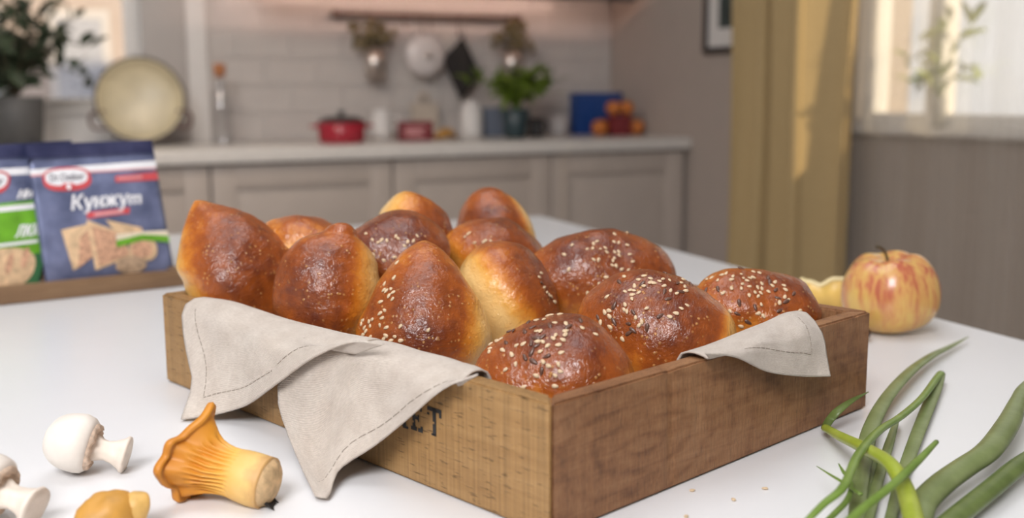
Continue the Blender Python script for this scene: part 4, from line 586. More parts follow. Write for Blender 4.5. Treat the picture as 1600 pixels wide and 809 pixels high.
# liner inside the crate, under the buns
def liner(s, t):
    x = TH + 0.002 + s * (BX - 2 * TH - 0.004); y = TH + 0.002 + t * (BY - 2 * TH - 0.004)
    ed = min(s, 1 - s, t, 1 - t)
    z = 0.016 + 0.012 * noise.noise(Vector((x * 22, y * 22, 0.3))) + 0.03 * max(0, 1 - ed / 0.06)
    return Minv @ Vector((x, y, max(z, 0.009)))
grid(b, liner, 44, 56, uv=(0.3, 0.4))
napkin = obj('linen_napkin', b, M_linen)
tag(napkin, 'natural beige linen napkin lining the crate, its corners hanging over the sides', 'napkin')
so = napkin.modifiers.new('thickness', 'SOLIDIFY'); so.thickness = 0.0012; so.offset = 0.0
# hem stitching: dashed thread lines set in from each hem
def stitch(path, key, name='hem_stitching'):
    b = bm_new()
    out = Vector((-0.9467, -0.3221, 0)) if key != 'c' else Vector((0.3217, -0.9468, 0))
    P = [nap_grids[key](s, t) + out * 0.0007 + Vector((0, 0, 0.0003)) for s, t in path]
    for k in range(0, len(P) - 1):
        if k % 4 == 3: continue
        tube(b, [P[k], P[k + 1]], 0.00028, n=5)
    return obj(name, b, M_stitch, napkin)
def line(p0, p1, n=60): return [(p0[0] + (p1[0] - p0[0]) * k / n, p0[1] + (p1[1] - p0[1]) * k / n) for k in range(n + 1)]
stitch(line((0.09, 0.45), (0.09, 0.91)) + line((0.09, 0.91), (0.48, 0.90)), 'a')
stitch(line((0.52, 0.88), (0.98, 0.72), 50), 'a')
stitch(line((0.10, 0.92), (0.24, 0.93), 20) + line((0.24, 0.93), (0.95, 0.80)), 'b')
stitch(line((0.25, 0.75), (0.84, 0.86), 60), 'c')
stitch(line((0.80, 0.40), (0.84, 0.86), 40), 'c')

# ------------------------------------------------------------------ buns
def bun_mesh(Ln, Wd, Ht, Hb, s0, e0, e1, seed, hook, nu=64, nv=52):
    b = bm_new()
    off = Vector((seed * 7.3, seed * 3.1, seed * 1.7))
    def prof(s):
        if s > s0: q = (s - s0) / (1 - s0); a, p = e1[:2]
        else: q = (s0 - s) / (1 + s0); a, p = e0
        r = max(0.0, 1 - q ** a) ** p
        if s > s0 and len(nose) > 2:      # knobbly pinched tip on a blunter body
            body = max(0.0, 1 - min(1.0, q / 0.84) ** a) ** p
            nub = nose[2] * math.sqrt(max(0.0, 1 - max(0.0, (q - 0.4) / 0.6) ** 3.0))
            r = (body ** 3 + nub ** 3) ** (1 / 3) if q < 1 else 0.0
        return r
    nose = e1
    bend = 0.06 * math.sin(seed * 2.1)
    def surf(s, ph):
        r = prof(s); cy, sz = math.cos(ph), math.sin(ph)
        y = Wd / 2 * r * (abs(cy) ** 0.94) * (1 if cy > 0 else -1)
        z = (Ht if sz > 0 else Hb) * r * (abs(sz) ** 0.94) * (1 if sz > 0 else -1)
        hk = max(0.0, s - 0.25) ** 2 / 0.5625
        p = Vector((Ln / 2 * s, y + bend * Wd * (1 - s * s) + hook[0] * hk, z + hook[1] * hk))
        n = Vector((0, cy, sz))
        k = min(1, r * 2)
        d = noise.noise(p * 22 + off) * 0.0052 + noise.noise(p * 55 + off) * 0.0019 + noise.noise(p * 150 + off) * 0.0006
        return p + n * d * k + Vector((noise.noise(p * 30 - off) * 0.0015 * k, 0, 0))
    rings = []
    for i in range(1, nu):
        s = -math.cos(PI * i / nu)
        rings.append([b.verts.new(surf(s, 2 * PI * k / nv)) for k in range(nv)])
    p0 = b.verts.new(surf(-1, 0)); p1 = b.verts.new(surf(1, 0))
    for A, B in zip(rings[:-1], rings[1:]):
        for k in range(nv): b.faces.new((A[k], A[(k + 1) % nv], B[(k + 1) % nv], B[k]))
    for k in range(nv):
        b.faces.new((p0, rings[0][(k + 1) % nv], rings[0][k])); b.faces.new((p1, rings[-1][k], rings[-1][(k + 1) % nv]))
    return b
def seed_mesh(name, l, w, h, m):
    b = bm_new(); n, nr = 8, 6
    def pt(s, ph):
        r = math.sqrt(max(0, 1 - s * s)) * (1 - 0.28 * s)
        return Vector((l / 2 * s, w / 2 * r * math.cos(ph), h / 2 * r * math.sin(ph)))
    rings = [[b.verts.new(pt(-math.cos(PI * i / nr), 2 * PI * k / n)) for k in range(n)] for i in range(1, nr)]
    a = b.verts.new((-l / 2, 0, 0)); c = b.verts.new((l / 2, 0, 0))
    for A, B in zip(rings[:-1], rings[1:]):
        for k in range(n): b.faces.new((A[k], A[(k + 1) % n], B[(k + 1) % n], B[k]))
    for k in range(n):
        b.faces.new((a, rings[0][(k + 1) % n], rings[0][k])); b.faces.new((c, rings[-1][k], rings[-1][(k + 1) % n]))
    bmesh.ops.recalc_face_normals(b, faces=b.faces)
    me = bpy.data.meshes.new(name); b.to_mesh(me); b.free()
    for p in me.polygons: p.use_smooth = True
    me.materials.append(m); return me
ME_sesame = seed_mesh('sesame_seed', 0.0040, 0.0026, 0.0014, M_sesame)
ME_flax = seed_mesh('flax_seed', 0.0058, 0.0026, 0.0015, M_flax)
BUN_OBJ = {}
for (key, lab, loc, ax, upv, Ln, Wd, Ht, Hb, s0, e0, e1, bake, seed, hook, pl, thr, gain) in BUNS:
    b = bun_mesh(Ln, Wd, Ht, Hb, s0, e0, e1, seed, hook)
    x = Vector(ax); z = Vector(upv); y = z.cross(x)
    MW = Matrix(((x.x, y.x, z.x, loc[0]), (x.y, y.y, z.y, loc[1]), (x.z, y.z, z.z, loc[2]), (0, 0, 0, 1)))
    to_c = Minv.inverted() @ MW; fr_c = to_c.inverted()
    for v_ in b.verts:                      # soft dough pressed against the crate sides
        q = to_c @ v_.co
        k = 1.0 - min(1.0, max(0.0, (q.z - BH - 0.002) / 0.018))
        lo = TH + 0.0010; cx = min(max(q.x, lo), BX - lo); cy = min(max(q.y, lo), BY - lo)
        q = Vector((q.x + (cx - q.x) * k, q.y + (cy - q.y) * k, max(q.z, 0.010)))
        v_.co = fr_c @ q
    bmesh.ops.recalc_face_normals(b, faces=b.faces)
    bvh = BVHTree.FromBMesh(b)
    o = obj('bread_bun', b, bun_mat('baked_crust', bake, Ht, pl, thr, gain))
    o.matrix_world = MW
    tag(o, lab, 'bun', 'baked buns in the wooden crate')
    BUN_OBJ[key] = o
    rs = random.Random(seed)
    for which, me, nm in ((0, ME_sesame, 'sesame_seed'), (1, ME_flax, 'flax_seed')):
        for (sx, sy, sz) in SEEDS.get(key, ((), ()))[which]:
            p, n, _, _ = bvh.find_nearest(Vector((sx, sy, sz)) * 1e-4)
            s_ = bpy.data.objects.new(nm, me); COL.objects.link(s_); s_.parent = o
            q = n.to_track_quat('Z', 'X') @ Matrix.Rotation(rs.uniform(0, 2 * PI), 4, 'Z').to_quaternion() @ Matrix.Rotation(rs.uniform(-.25, .25), 4, 'Y').to_quaternion()
            s_.rotation_mode = 'QUATERNION'; s_.rotation_quaternion = q
            s_.location = p + n * 0.0003
            sc = rs.uniform(0.85, 1.12); s_.scale = (sc, sc, sc)

# ------------------------------------------------------------------ loose sesame on the table
for k, p in enumerate(TABLE_SEEDS):
    o = bpy.data.objects.new('sesame_seed', ME_sesame); COL.objects.link(o)
    o.location = (p[0], p[1], T + 0.0008); o.rotation_euler = (0, 0, k * 1.3)
    tag(o, ['loose sesame grain on the table nearest the crate side', 'loose sesame grain on the table, middle of the upper three', 'loose sesame grain on the table nearest the spring onions', 'loose sesame grain on the table at the very bottom of the photo'][k], 'seed', 'loose sesame grains on the table')
# ------------------------------------------------------------------ apple
def apple_mat():
    m, nt, p = newmat('apple_skin')
    v1 = coords(nt, (1, 1, 0.16)); vec = coords(nt)
    s = tex(nt, v1, 120, 3, 0.6, 0.4); blot = tex(nt, vec, 26, 2)
    f = math_(nt, 'ADD', math_(nt, 'MULTIPLY', s, 0.62), math_(nt, 'MULTIPLY', blot, 0.38))
    c = ramp(nt, f, [(0.38, (0.68, 0.44, 0.13)), (0.48, (0.64, 0.33, 0.11)), (0.57, (0.52, 0.16, 0.08)), (0.72, (0.36, 0.06, 0.04))])
    sx = nt.nodes.new('ShaderNodeSeparateXYZ'); tc = nt.nodes.new('ShaderNodeTexCoord'); nt.links.new(tc.outputs['Object'], sx.inputs[0])
    hz = ramp(nt, math_(nt, 'MULTIPLY_ADD', sx.outputs['Z'], 12.0, math_(nt, 'MULTIPLY', tex(nt, vec, 30), 0.45)), [(0.35, (1, 1, 1)), (0.75, (0, 0, 0))])
    c = mixc(nt, math_(nt, 'MULTIPLY', hz, 0.6), c, (0.68, 0.42, 0.10))
    dim = ramp(nt, sx.outputs['Z'], [(0.0765, (0, 0, 0)), (0.0795, (1, 1, 1))])
    c = mixc(nt, 0.0, c, dim)
    nt.links.new(c, p.inputs['Base Color']); p.inputs['Roughness'].default_value = 0.26; p.inputs['Coat Weight'].default_value = 0.3
    return m
ap = thing('apple', 'yellow apple streaked with red, standing behind the right corner of the crate', 'apple', (0.762, 0.762, T), rot=(math.radians(-4), math.radians(-5), 0.5))
b = bm_new(); prof = []
for k in range(33):
    a = PI * k / 32
    r = 0.0455 * (math.sin(a) ** 0.80) * (1 + 0.07 * math.cos(a) * -1 * -1)
    z = 0.0400 - 0.0415 * math.cos(a)
    dtop = math.exp(-((PI - a) / 0.42) ** 2); dbot = math.exp(-(a / 0.35) ** 2)
    z += -0.0120 * dtop + 0.0075 * dbot
    prof.append((r if 0 < k < 32 else 0.0, z))
lathe(b, prof, 48, lambda c, a: Vector((c.x * (1 + 0.022 * math.cos(5 * a + 1)), c.y * (1 + 0.022 * math.cos(5 * a + 1)), c.z + 0.0012 * math.cos(5 * a) * (c.z / 0.08))))
obj('flesh', b, apple_mat(), ap)
b = bm_new(); tube(b, spline([(0, 0, 0.066), (-0.002, 0.001, 0.076), (-0.008, 0.003, 0.083), (-0.014, 0.005, 0.086)], 4), [0.0014] * 12 + [0.0021], n=8)
obj('stem', b, simple('apple_stem', (0.09, 0.065, 0.03), 0.7), ap, label='dark curved stalk')

# pale yellow fruit piece behind the apple
M_peel = simple('yellow_peel', (0.72, 0.47, 0.12), 0.4, 0.15, 40)
fp = thing('fruit_piece', 'pale yellow piece of fruit with a wavy pale upper edge, left of the apple', 'fruit', (0.800, 0.865, T), math.radians(-25))
def shell(r0, hfn, inset):
    b = bm_new(); N_ = 40
    rows = [[], [], [], []]
    for k in range(N_ + 1):
        a = PI * (1.0 + k / N_)
        h = hfn(k / N_)
        for j, (rr, zz) in enumerate(((r0 * 0.86, 0.001), (r0, h), (r0 - inset, h + 0.0006), (r0 * 0.5, 0.001))):
            rows[j].append(b.verts.new((1.35 * rr * math.cos(a), 0.6 * rr * math.sin(a), zz)))
    for j in range(3):
        for k in range(N_): b.faces.new((rows[j][k], rows[j][k + 1], rows[j + 1][k + 1], rows[j + 1][k]))
    for k in range(N_): b.faces.new((rows[3][k], rows[3][k + 1], rows[0][k + 1], rows[0][k]))
    return b
obj('peel', shell(0.040, lambda t: 0.028 + 0.014 * t + 0.0026 * math.sin(19 * t) + 0.0012 * math.sin(41 * t), 0.006), M_peel, fp)
b = bm_new(); pts = []
for k in range(41):
    t_ = k / 40; a = PI * (1 + t_); h = 0.028 + 0.014 * t_ + 0.0026 * math.sin(19 * t_) + 0.0012 * math.sin(41 * t_)
    pts.append((1.35 * 0.038 * math.cos(a), 0.6 * 0.038 * math.sin(a), h))
tube(b, pts, 0.0024, n=8)
obj('cut_edge', b, simple('cream_flesh', (0.80, 0.66, 0.36), 0.5), fp, label='cream coloured wavy cut edge')
# small dark nut just behind the crate corner
b = bm_new(); lathe(b, [(0, 0.0), (0.006, 0.0006), (0.0105, 0.006), (0.0100, 0.011), (0.006, 0.0155), (0, 0.0175)], 20)
nt_ = obj('nut', b, simple('dark_brown_shell', (0.06, 0.022, 0.012), 0.4)); nt_.location = (0.601, 0.618, T)
nt_.location = (0.702, 0.742, T)
tag(nt_, 'small dark brown round thing half hidden behind the right corner of the crate', 'nut')

# ------------------------------------------------------------------ white mushrooms
M_cap = simple('white_mushroom_skin', (0.83, 0.765, 0.69), 0.5, 0.06, 70, bumpd=0.0005)
M_mstem = simple('white_mushroom_stem', (0.80, 0.70, 0.60), 0.6, 0.08, 90, bumpd=0.0008)
M_gill = simple('brown_veil_edge', (0.66, 0.50, 0.38), 0.8, 0.25, 300)
def champignon(label, mat4, sc=1.0, seed=0):
    r = thing('white_mushroom', label, 'mushroom', group='white mushrooms at the lower left')
    r.matrix_world = mat4
    off = Vector((seed * 5, 2, 9))
    def wob(c, a, amp=0.0012):
        n = noise.noise(Vector((math.cos(a) * 1.3, math.sin(a) * 1.3, c.z * 60)) + off)
        return c + Vector((math.cos(a), math.sin(a), 0)) * n * amp
    # local z runs from the cap's crown (negative) to the foot of the stem (positive)
    b = bm_new()
    P = []
    for k in range(15):
        a = PI / 2 * k / 14
        P.append((0.0182 * math.sin(a) ** 0.9 if k else 0.0, -0.0185 * math.cos(a)))
    P += [(0.0183, 0.003), (0.0172, 0.0072), (0.0148, 0.0098), (0.0120, 0.0098), (0.0105, 0.0080), (0.006, 0.0070), (0.0, 0.0070)]
    lathe(b, [(q * sc, z * sc) for q, z in P], 40, lambda c, a: wob(c, a, 0.0016 * sc))
    obj('cap', b, M_cap, r)
    b = bm_new()
    def ragged(c, a):
        if c.z > 0.0105 * sc: c = c + Vector((0, 0, 0.0022 * sc * noise.noise(Vector((math.cos(a) * 4, math.sin(a) * 4, 0)) + off)))
        return wob(c, a, 0.0016 * sc)
    lathe(b, [(q * sc, z * sc) for q, z in ((0.0150, 0.0085), (0.0142, 0.0112), (0.0118, 0.0125), (0.0110, 0.0105), (0.0075, 0.0098))], 40, ragged)
    obj('veil', b, M_gill, r, label='torn brownish veil edge under the cap')
    b = bm_new()
    P = [(0.0078, 0.0072), (0.0082, 0.012), (0.0066, 0.016), (0.0060, 0.019), (0.0068, 0.0235), (0.0090, 0.028), (0.0110, 0.0300), (0.0108, 0.0318), (0.006, 0.0318), (0.0, 0.031)]
    lathe(b, [(q * sc, z * sc) for q, z in P], 28, lambda c, a: wob(c, a, 0.0022 * sc))
    obj('stem', b, M_mstem, r)
    return r
def axis_mat(loc, d, roll=0.0):
    z = Vector(d).normalized(); x = Vector((0, 0, 1)).cross(z).normalized(); y = z.cross(x)
    return Matrix(((x.x, y.x, z.x, loc[0]), (x.y, y.y, z.y, loc[1]), (x.z, y.z, z.z, loc[2]), (0, 0, 0, 1))) @ Matrix.Rotation(roll, 4, 'Z')
champignon('white button mushroom lying on its side, stem pointing right, beside the napkin', axis_mat((0.0225, 0.6830, T + 0.0190), (0.86, -0.32, -0.26)), 1.0, 1)
champignon('white button mushroom cut off by the left edge of the photo', axis_mat((-0.0275, 0.6225, T + 0.0205), (0.78, -0.58, -0.30)), 1.05, 2)

# ------------------------------------------------------------------ chanterelles
def chant_mat(len_):
    m, nt, p = newmat('chanterelle_flesh')
    sx = nt.nodes.new('ShaderNodeSeparateXYZ'); tc = nt.nodes.new('ShaderNodeTexCoord'); nt.links.new(tc.outputs['Object'], sx.inputs[0])
    f = math_(nt, 'ADD', math_(nt, 'MULTIPLY', sx.outputs['Z'], 1 / len_), math_(nt, 'MULTIPLY_ADD', tex(nt, coords(nt), 120, 3), 0.3, -0.15))
    nt.links.new(ramp(nt, f, [(0.05, (0.62, 0.36, 0.13)), (0.18, (0.80, 0.52, 0.18)), (0.50, (0.78, 0.42, 0.075)), (0.72, (0.66, 0.27, 0.022)), (1.0, (0.60, 0.23, 0.025))]), p.inputs['Base Color'])
    p.inputs['Roughness'].default_value = 0.5; p.inputs['Subsurface Weight'].default_value = 0.0
    return m
def chanterelle(label, mat4, ln, rs, rc, seed, lobe=0.0):
    r = thing('chanterelle', label, 'mushroom', group='golden chanterelles on the table')
    r.matrix_world = mat4
    mt = chant_mat(ln); off = Vector((seed * 3, 1, 4))
    def rad(t): 
        f = max(0, (t - 0.42) / 0.58)
        return rs * (1 + 0.10 * math.sin(t * 5 + 1)) + (rc - rs) * (f ** 1.25), f
    def outer(t, a):
        R_, f = rad(t)
        wav = 0.11 * math.sin(3 * a + seed) + 0.08 * math.sin(7 * a + 2 * seed) + 0.05 * math.sin(11 * a)
        R_ *= 1 + wav * f + 0.05 * noise.noise(Vector((math.cos(a), math.sin(a), t * 3)) + off)
        R_ *= 1 + lobe * f * f * math.exp(-((a - PI / 2) / 0.45) ** 2)
        ridge = (0.5 + 0.5 * math.cos(30 * a + 3 * noise.noise(Vector((math.cos(a) * 2, math.sin(a) * 2, t * 4)))))
        k = max(0, min(1, (t - 0.36) / 0.15)) * max(0.0, 1 - max(0, (t - 0.74) / 0.10))
        R_ -= 0.0027 * ridge * k
        z = ln * t + 0.0035 * f * math.sin(2 * a + seed) - (0.010 * lobe * f * f * math.exp(-((a - PI / 2) / 0.35) ** 2))
        return Vector((R_ * math.cos(a), R_ * math.sin(a), z))
    b = bm_new(); NA = 204; NT = 40
    rings = []
    for i in range(NT + 1):
        t = i / NT
        rings.append([b.verts.new(outer(t, 2 * PI * k / NA)) for k in range(NA)])
    for j, (sc, dz) in enumerate(((1.10, -0.0016), (1.15, 0.0006), (1.12, 0.0034), (0.86, 0.0040), (0.5, -0.002), (0.2, -0.008))):
        rings.append([b.verts.new(Vector((v.co.x * sc, v.co.y * sc, v.co.z + dz))) for v in rings[NT]])
    for A, B in zip(rings[:-1], rings[1:]):
        for k in range(NA): b.faces.new((A[k], A[(k + 1) % NA], B[(k + 1) % NA], B[k]))
    c = b.verts.new((0, 0, ln - 0.012))
    for k in range(NA): b.faces.new((rings[-1][k], rings[-1][(k + 1) % NA], c))
    c = b.verts.new((0, 0, 0.0002))
    for k in range(NA): b.faces.new((rings[0][(k + 1) % NA], rings[0][k], c))
    obj('trumpet', b, mt, r)
    # cut foot with soil
    b = bm_new()
    lathe(b, [(0, -0.0055), (rs * 0.45, -0.0052), (rs * 0.85, -0.003), (rs * 1.04, 0.0008), (rs * 1.0, 0.004)], 28, lambda q, a: q + Vector((math.cos(a), math.sin(a), 0.6)) * 0.0016 * noise.noise(Vector((math.cos(a) * 2, math.sin(a) * 2, q.z * 300)) + off))
    obj('foot', b, simple('pale_cut_foot', (0.62, 0.42, 0.22), 0.7, 0.3, 160, bumpd=0.001), r)
    b = bm_new()
    for k in range(7):
        a = -1.9 + k * 0.16
        p0 = Vector((rs * 0.8 * math.cos(a), rs * 0.8 * math.sin(a), -0.0030))
        tube(b, [p0, p0 + Vector((math.cos(a) * 0.003, math.sin(a) * 0.002, -0.003 - 0.0006 * k))], [0.0012, 0.0002], n=5)
    obj('soil', b, simple('black_soil', (0.02, 0.015, 0.012), 0.9), r, label='black specks of soil at the foot')
    return r
chanterelle('large golden chanterelle lying with its gilled trumpet to the left, below the napkin', axis_mat((0.1175, 0.5800, T + 0.0130), (-0.72, 0.62, 0.16), 0), 0.0500, 0.0138, 0.0205, 1, 0.50)
r = thing('chanterelle', 'small chanterelle with a smooth rounded top, at the bottom edge between two mushrooms', 'mushroom', (0.0325, 0.5755, T), group='golden chanterelles on the table')
b = bm_new()
def wobc(q, a): return q + Vector((math.cos(a), math.sin(a), 0.3)) * 0.0028 * noise.noise(Vector((math.cos(a) * 1.2, math.sin(a) * 1.2, q.z * 60)))
lathe(b, [(0, 0.0235), (0.005, 0.0232), (0.0105, 0.0212), (0.0150, 0.0165), (0.0168, 0.0115), (0.0160, 0.0070), (0.0120, 0.0050), (0.006, 0.006), (0, 0.006)], 36, wobc)
obj('cap', b, simple('orange_chanterelle_cap', (0.60, 0.30, 0.055), 0.5, 0.22, 50, bumpd=0.0006), r)
b = bm_new(); tube(b, spline([(0.004, 0.001, 0.011), (0.011, -0.002, 0.0130), (0.0175, -0.003, 0.0150), (0.0205, -0.003, 0.0150)], 5), [0.0085] * 9 + [0.0078, 0.0072, 0.0066, 0.006, 0.0052, 0.0040, 0.0026], n=16)
obj('stem', b, simple('pale_chanterelle_stem', (0.70, 0.42, 0.12), 0.5, 0.15, 90), r)

# ------------------------------------------------------------------ spring onions
def onion_mat(name, c0, c1, rough=0.38):
    m, nt, p = newmat(name)
    s = tex(nt, coords(nt, (55, 30, 30)), 1.0, 3)
    f = tex(nt, coords(nt), 240, 2)
    c = ramp(nt, s, [(0.3, c0), (0.7, c1)])
    c = mixc(nt, 0.12, c, ramp(nt, f, [(0.35, (0.4, 0.4, 0.4)), (0.65, (1, 1, 1))]), 'MULTIPLY')
    nt.links.new(c, p.inputs['Base Color']); p.inputs['Roughness'].default_value = rough
    return m
M_on1 = onion_mat('onion_leaf_green', (0.145, 0.190, 0.060), (0.215, 0.265, 0.105))
M_on2 = onion_mat('onion_leaf_dark', (0.075, 0.115, 0.022), (0.135, 0.185, 0.050))
M_on3 = onion_mat('onion_stem_light', (0.30, 0.37, 0.030), (0.42, 0.48, 0.08))
M_on4 = onion_mat('onion_leaf_bright', (0.13, 0.22, 0.03), (0.20, 0.30, 0.06))
def leaf(bm, key, flat=0.45, n=14):
    P = ONION[key]
    q = spline([p[:3] for p in P], 7); rr = [v.x for v in spline([(p[3], 0, 0) for p in P], 7)]
    rr = [max(x, 0.0003) for x in rr]
    fl = flat
    for v, x in zip(q, rr):
        lo = T + x * fl + 0.0004
        if v.z < lo: v.z = lo
    tube(bm, q, rr, n, fl)
def onion_thing(label, parts):
    t = thing('spring_onion', label, 'onion', group='spring onions at the lower right')
    for name, key, m, fl, lb in parts:
        b = bm_new(); leaf(b, key, fl); obj(name, b, m, t, label=lb)
    return t
onion_thing('spring onion with a bent light green stem and one broad leaf reaching right', [('stem', 'stem', M_on3, 0.9, 'light green bent stem'), ('leaf', 'tip', M_on2, 0.35, 'thin dark leaf tip by the crate corner'), ('leaf', 'big', M_on1, 0.62, 'broad hollow leaf')])
onion_thing('dark green broad spring onion leaf lowest at the right edge of the photo', [('leaf', 'low', M_on2, 0.62, None)])
onion_thing('longest spring onion leaf, curving up to a thin tip near the apple', [('leaf', 'long', M_on1, 0.35, None)])
onion_thing('spring onion leaf folded sharply back on itself at its upper end', [('leaf', 'fold', M_on4, 0.7, None), ('leaf', 'foldb', M_on1, 0.25, 'flat half folded back')])
onion_thing('short flat spring onion leaf between the long leaf and the folded one', [('leaf', 'short', M_on1, 0.35, None)])
onion_thing('straight bright spring onion shoot with a blunt tip, lying across the other leaves', [('leaf', 'shoot', M_on4, 0.9, None)])
onion_thing('wispy thin spring onion shoot with two pointed tips left of the bundle', [('leaf', 'thin', M_on4, 0.6, None), ('leaf', 'wisp', M_on4, 0.6, None)])
onion_thing('wide flat spring onion leaf under the crossing stems at the bottom edge', [('leaf', 'leafb', M_on2, 0.3, None)])

# ------------------------------------------------------------------ wooden tray with two seasoning packets
TR = math.radians(9.68)
tr = thing('wooden_tray', 'low brown wooden tray at the left holding the two seasoning packets', 'tray', (0.179, 1.3227, T), TR)
boxobj('front_rail', (-0.44, 0, 0, 0.012, 0.0006, 0.0205), M_tray, tr, bev=0.0012)
boxobj('back_rail', (-0.44, 0, 0.128, 0.14, 0.0006, 0.0205), M_tray, tr, bev=0.0012)
boxobj('end_rail', (-0.012, 0, 0.0122, 0.1278, 0.0006, 0.0205), M_tray, tr, bev=0.0012)
boxobj('end_rail', (-0.44, -0.428, 0.0122, 0.1278, 0.0006, 0.0205), M_tray, tr, bev=0.0012)
boxobj('base_board', (-0.4278, -0.0122, 0.0122, 0.1278, 0.0006, 0.0080), M_tray, tr, bev=0)

def foil(name, c0, c1):
    m, nt, p = newmat(name)
    f = tex(nt, coords(nt), 28, 3)
    nt.links.new(ramp(nt, f, [(0.35, c0), (0.65, c1)]), p.inputs['Base Color']); p.inputs['Roughness'].default_value = 0.28
    p.inputs['Metallic'].default_value = 0.25
    bump(nt, p, tex(nt, coords(nt), 40, 2), 0.6, 0.004)
    return m
M_foil = foil('navy_foil', (0.115, 0.135, 0.235), (0.23, 0.26, 0.42))
M_foildark = foil('dark_navy_foil', (0.035, 0.04, 0.10), (0.07, 0.075, 0.16))
M_pwhite = simple('print_white', (0.85, 0.84, 0.86), 0.35)
M_pred = simple('print_red', (0.62, 0.09, 0.10), 0.35)
M_ppink = simple('print_pink', (0.72, 0.35, 0.36), 0.35)
M_pgreen = simple('print_green', (0.16, 0.42, 0.03), 0.35, 0.25, 30)
M_pdkgreen = simple('print_dark_green', (0.05, 0.17, 0.07), 0.35, 0.2, 30)
M_pcream = simple('print_cream', (0.82, 0.72, 0.55), 0.35)
M_ppastry = simple('print_pastry', (0.58, 0.33, 0.21), 0.4, 0.4, 260)
M_ppastry2 = simple('print_pastry_light', (0.72, 0.50, 0.30), 0.4, 0.25, 120)
M_pdark = simple('print_dark_text', (0.06, 0.06, 0.09), 0.4)
M_psack = simple('print_sack', (0.45, 0.31, 0.20), 0.5, 0.3, 160)

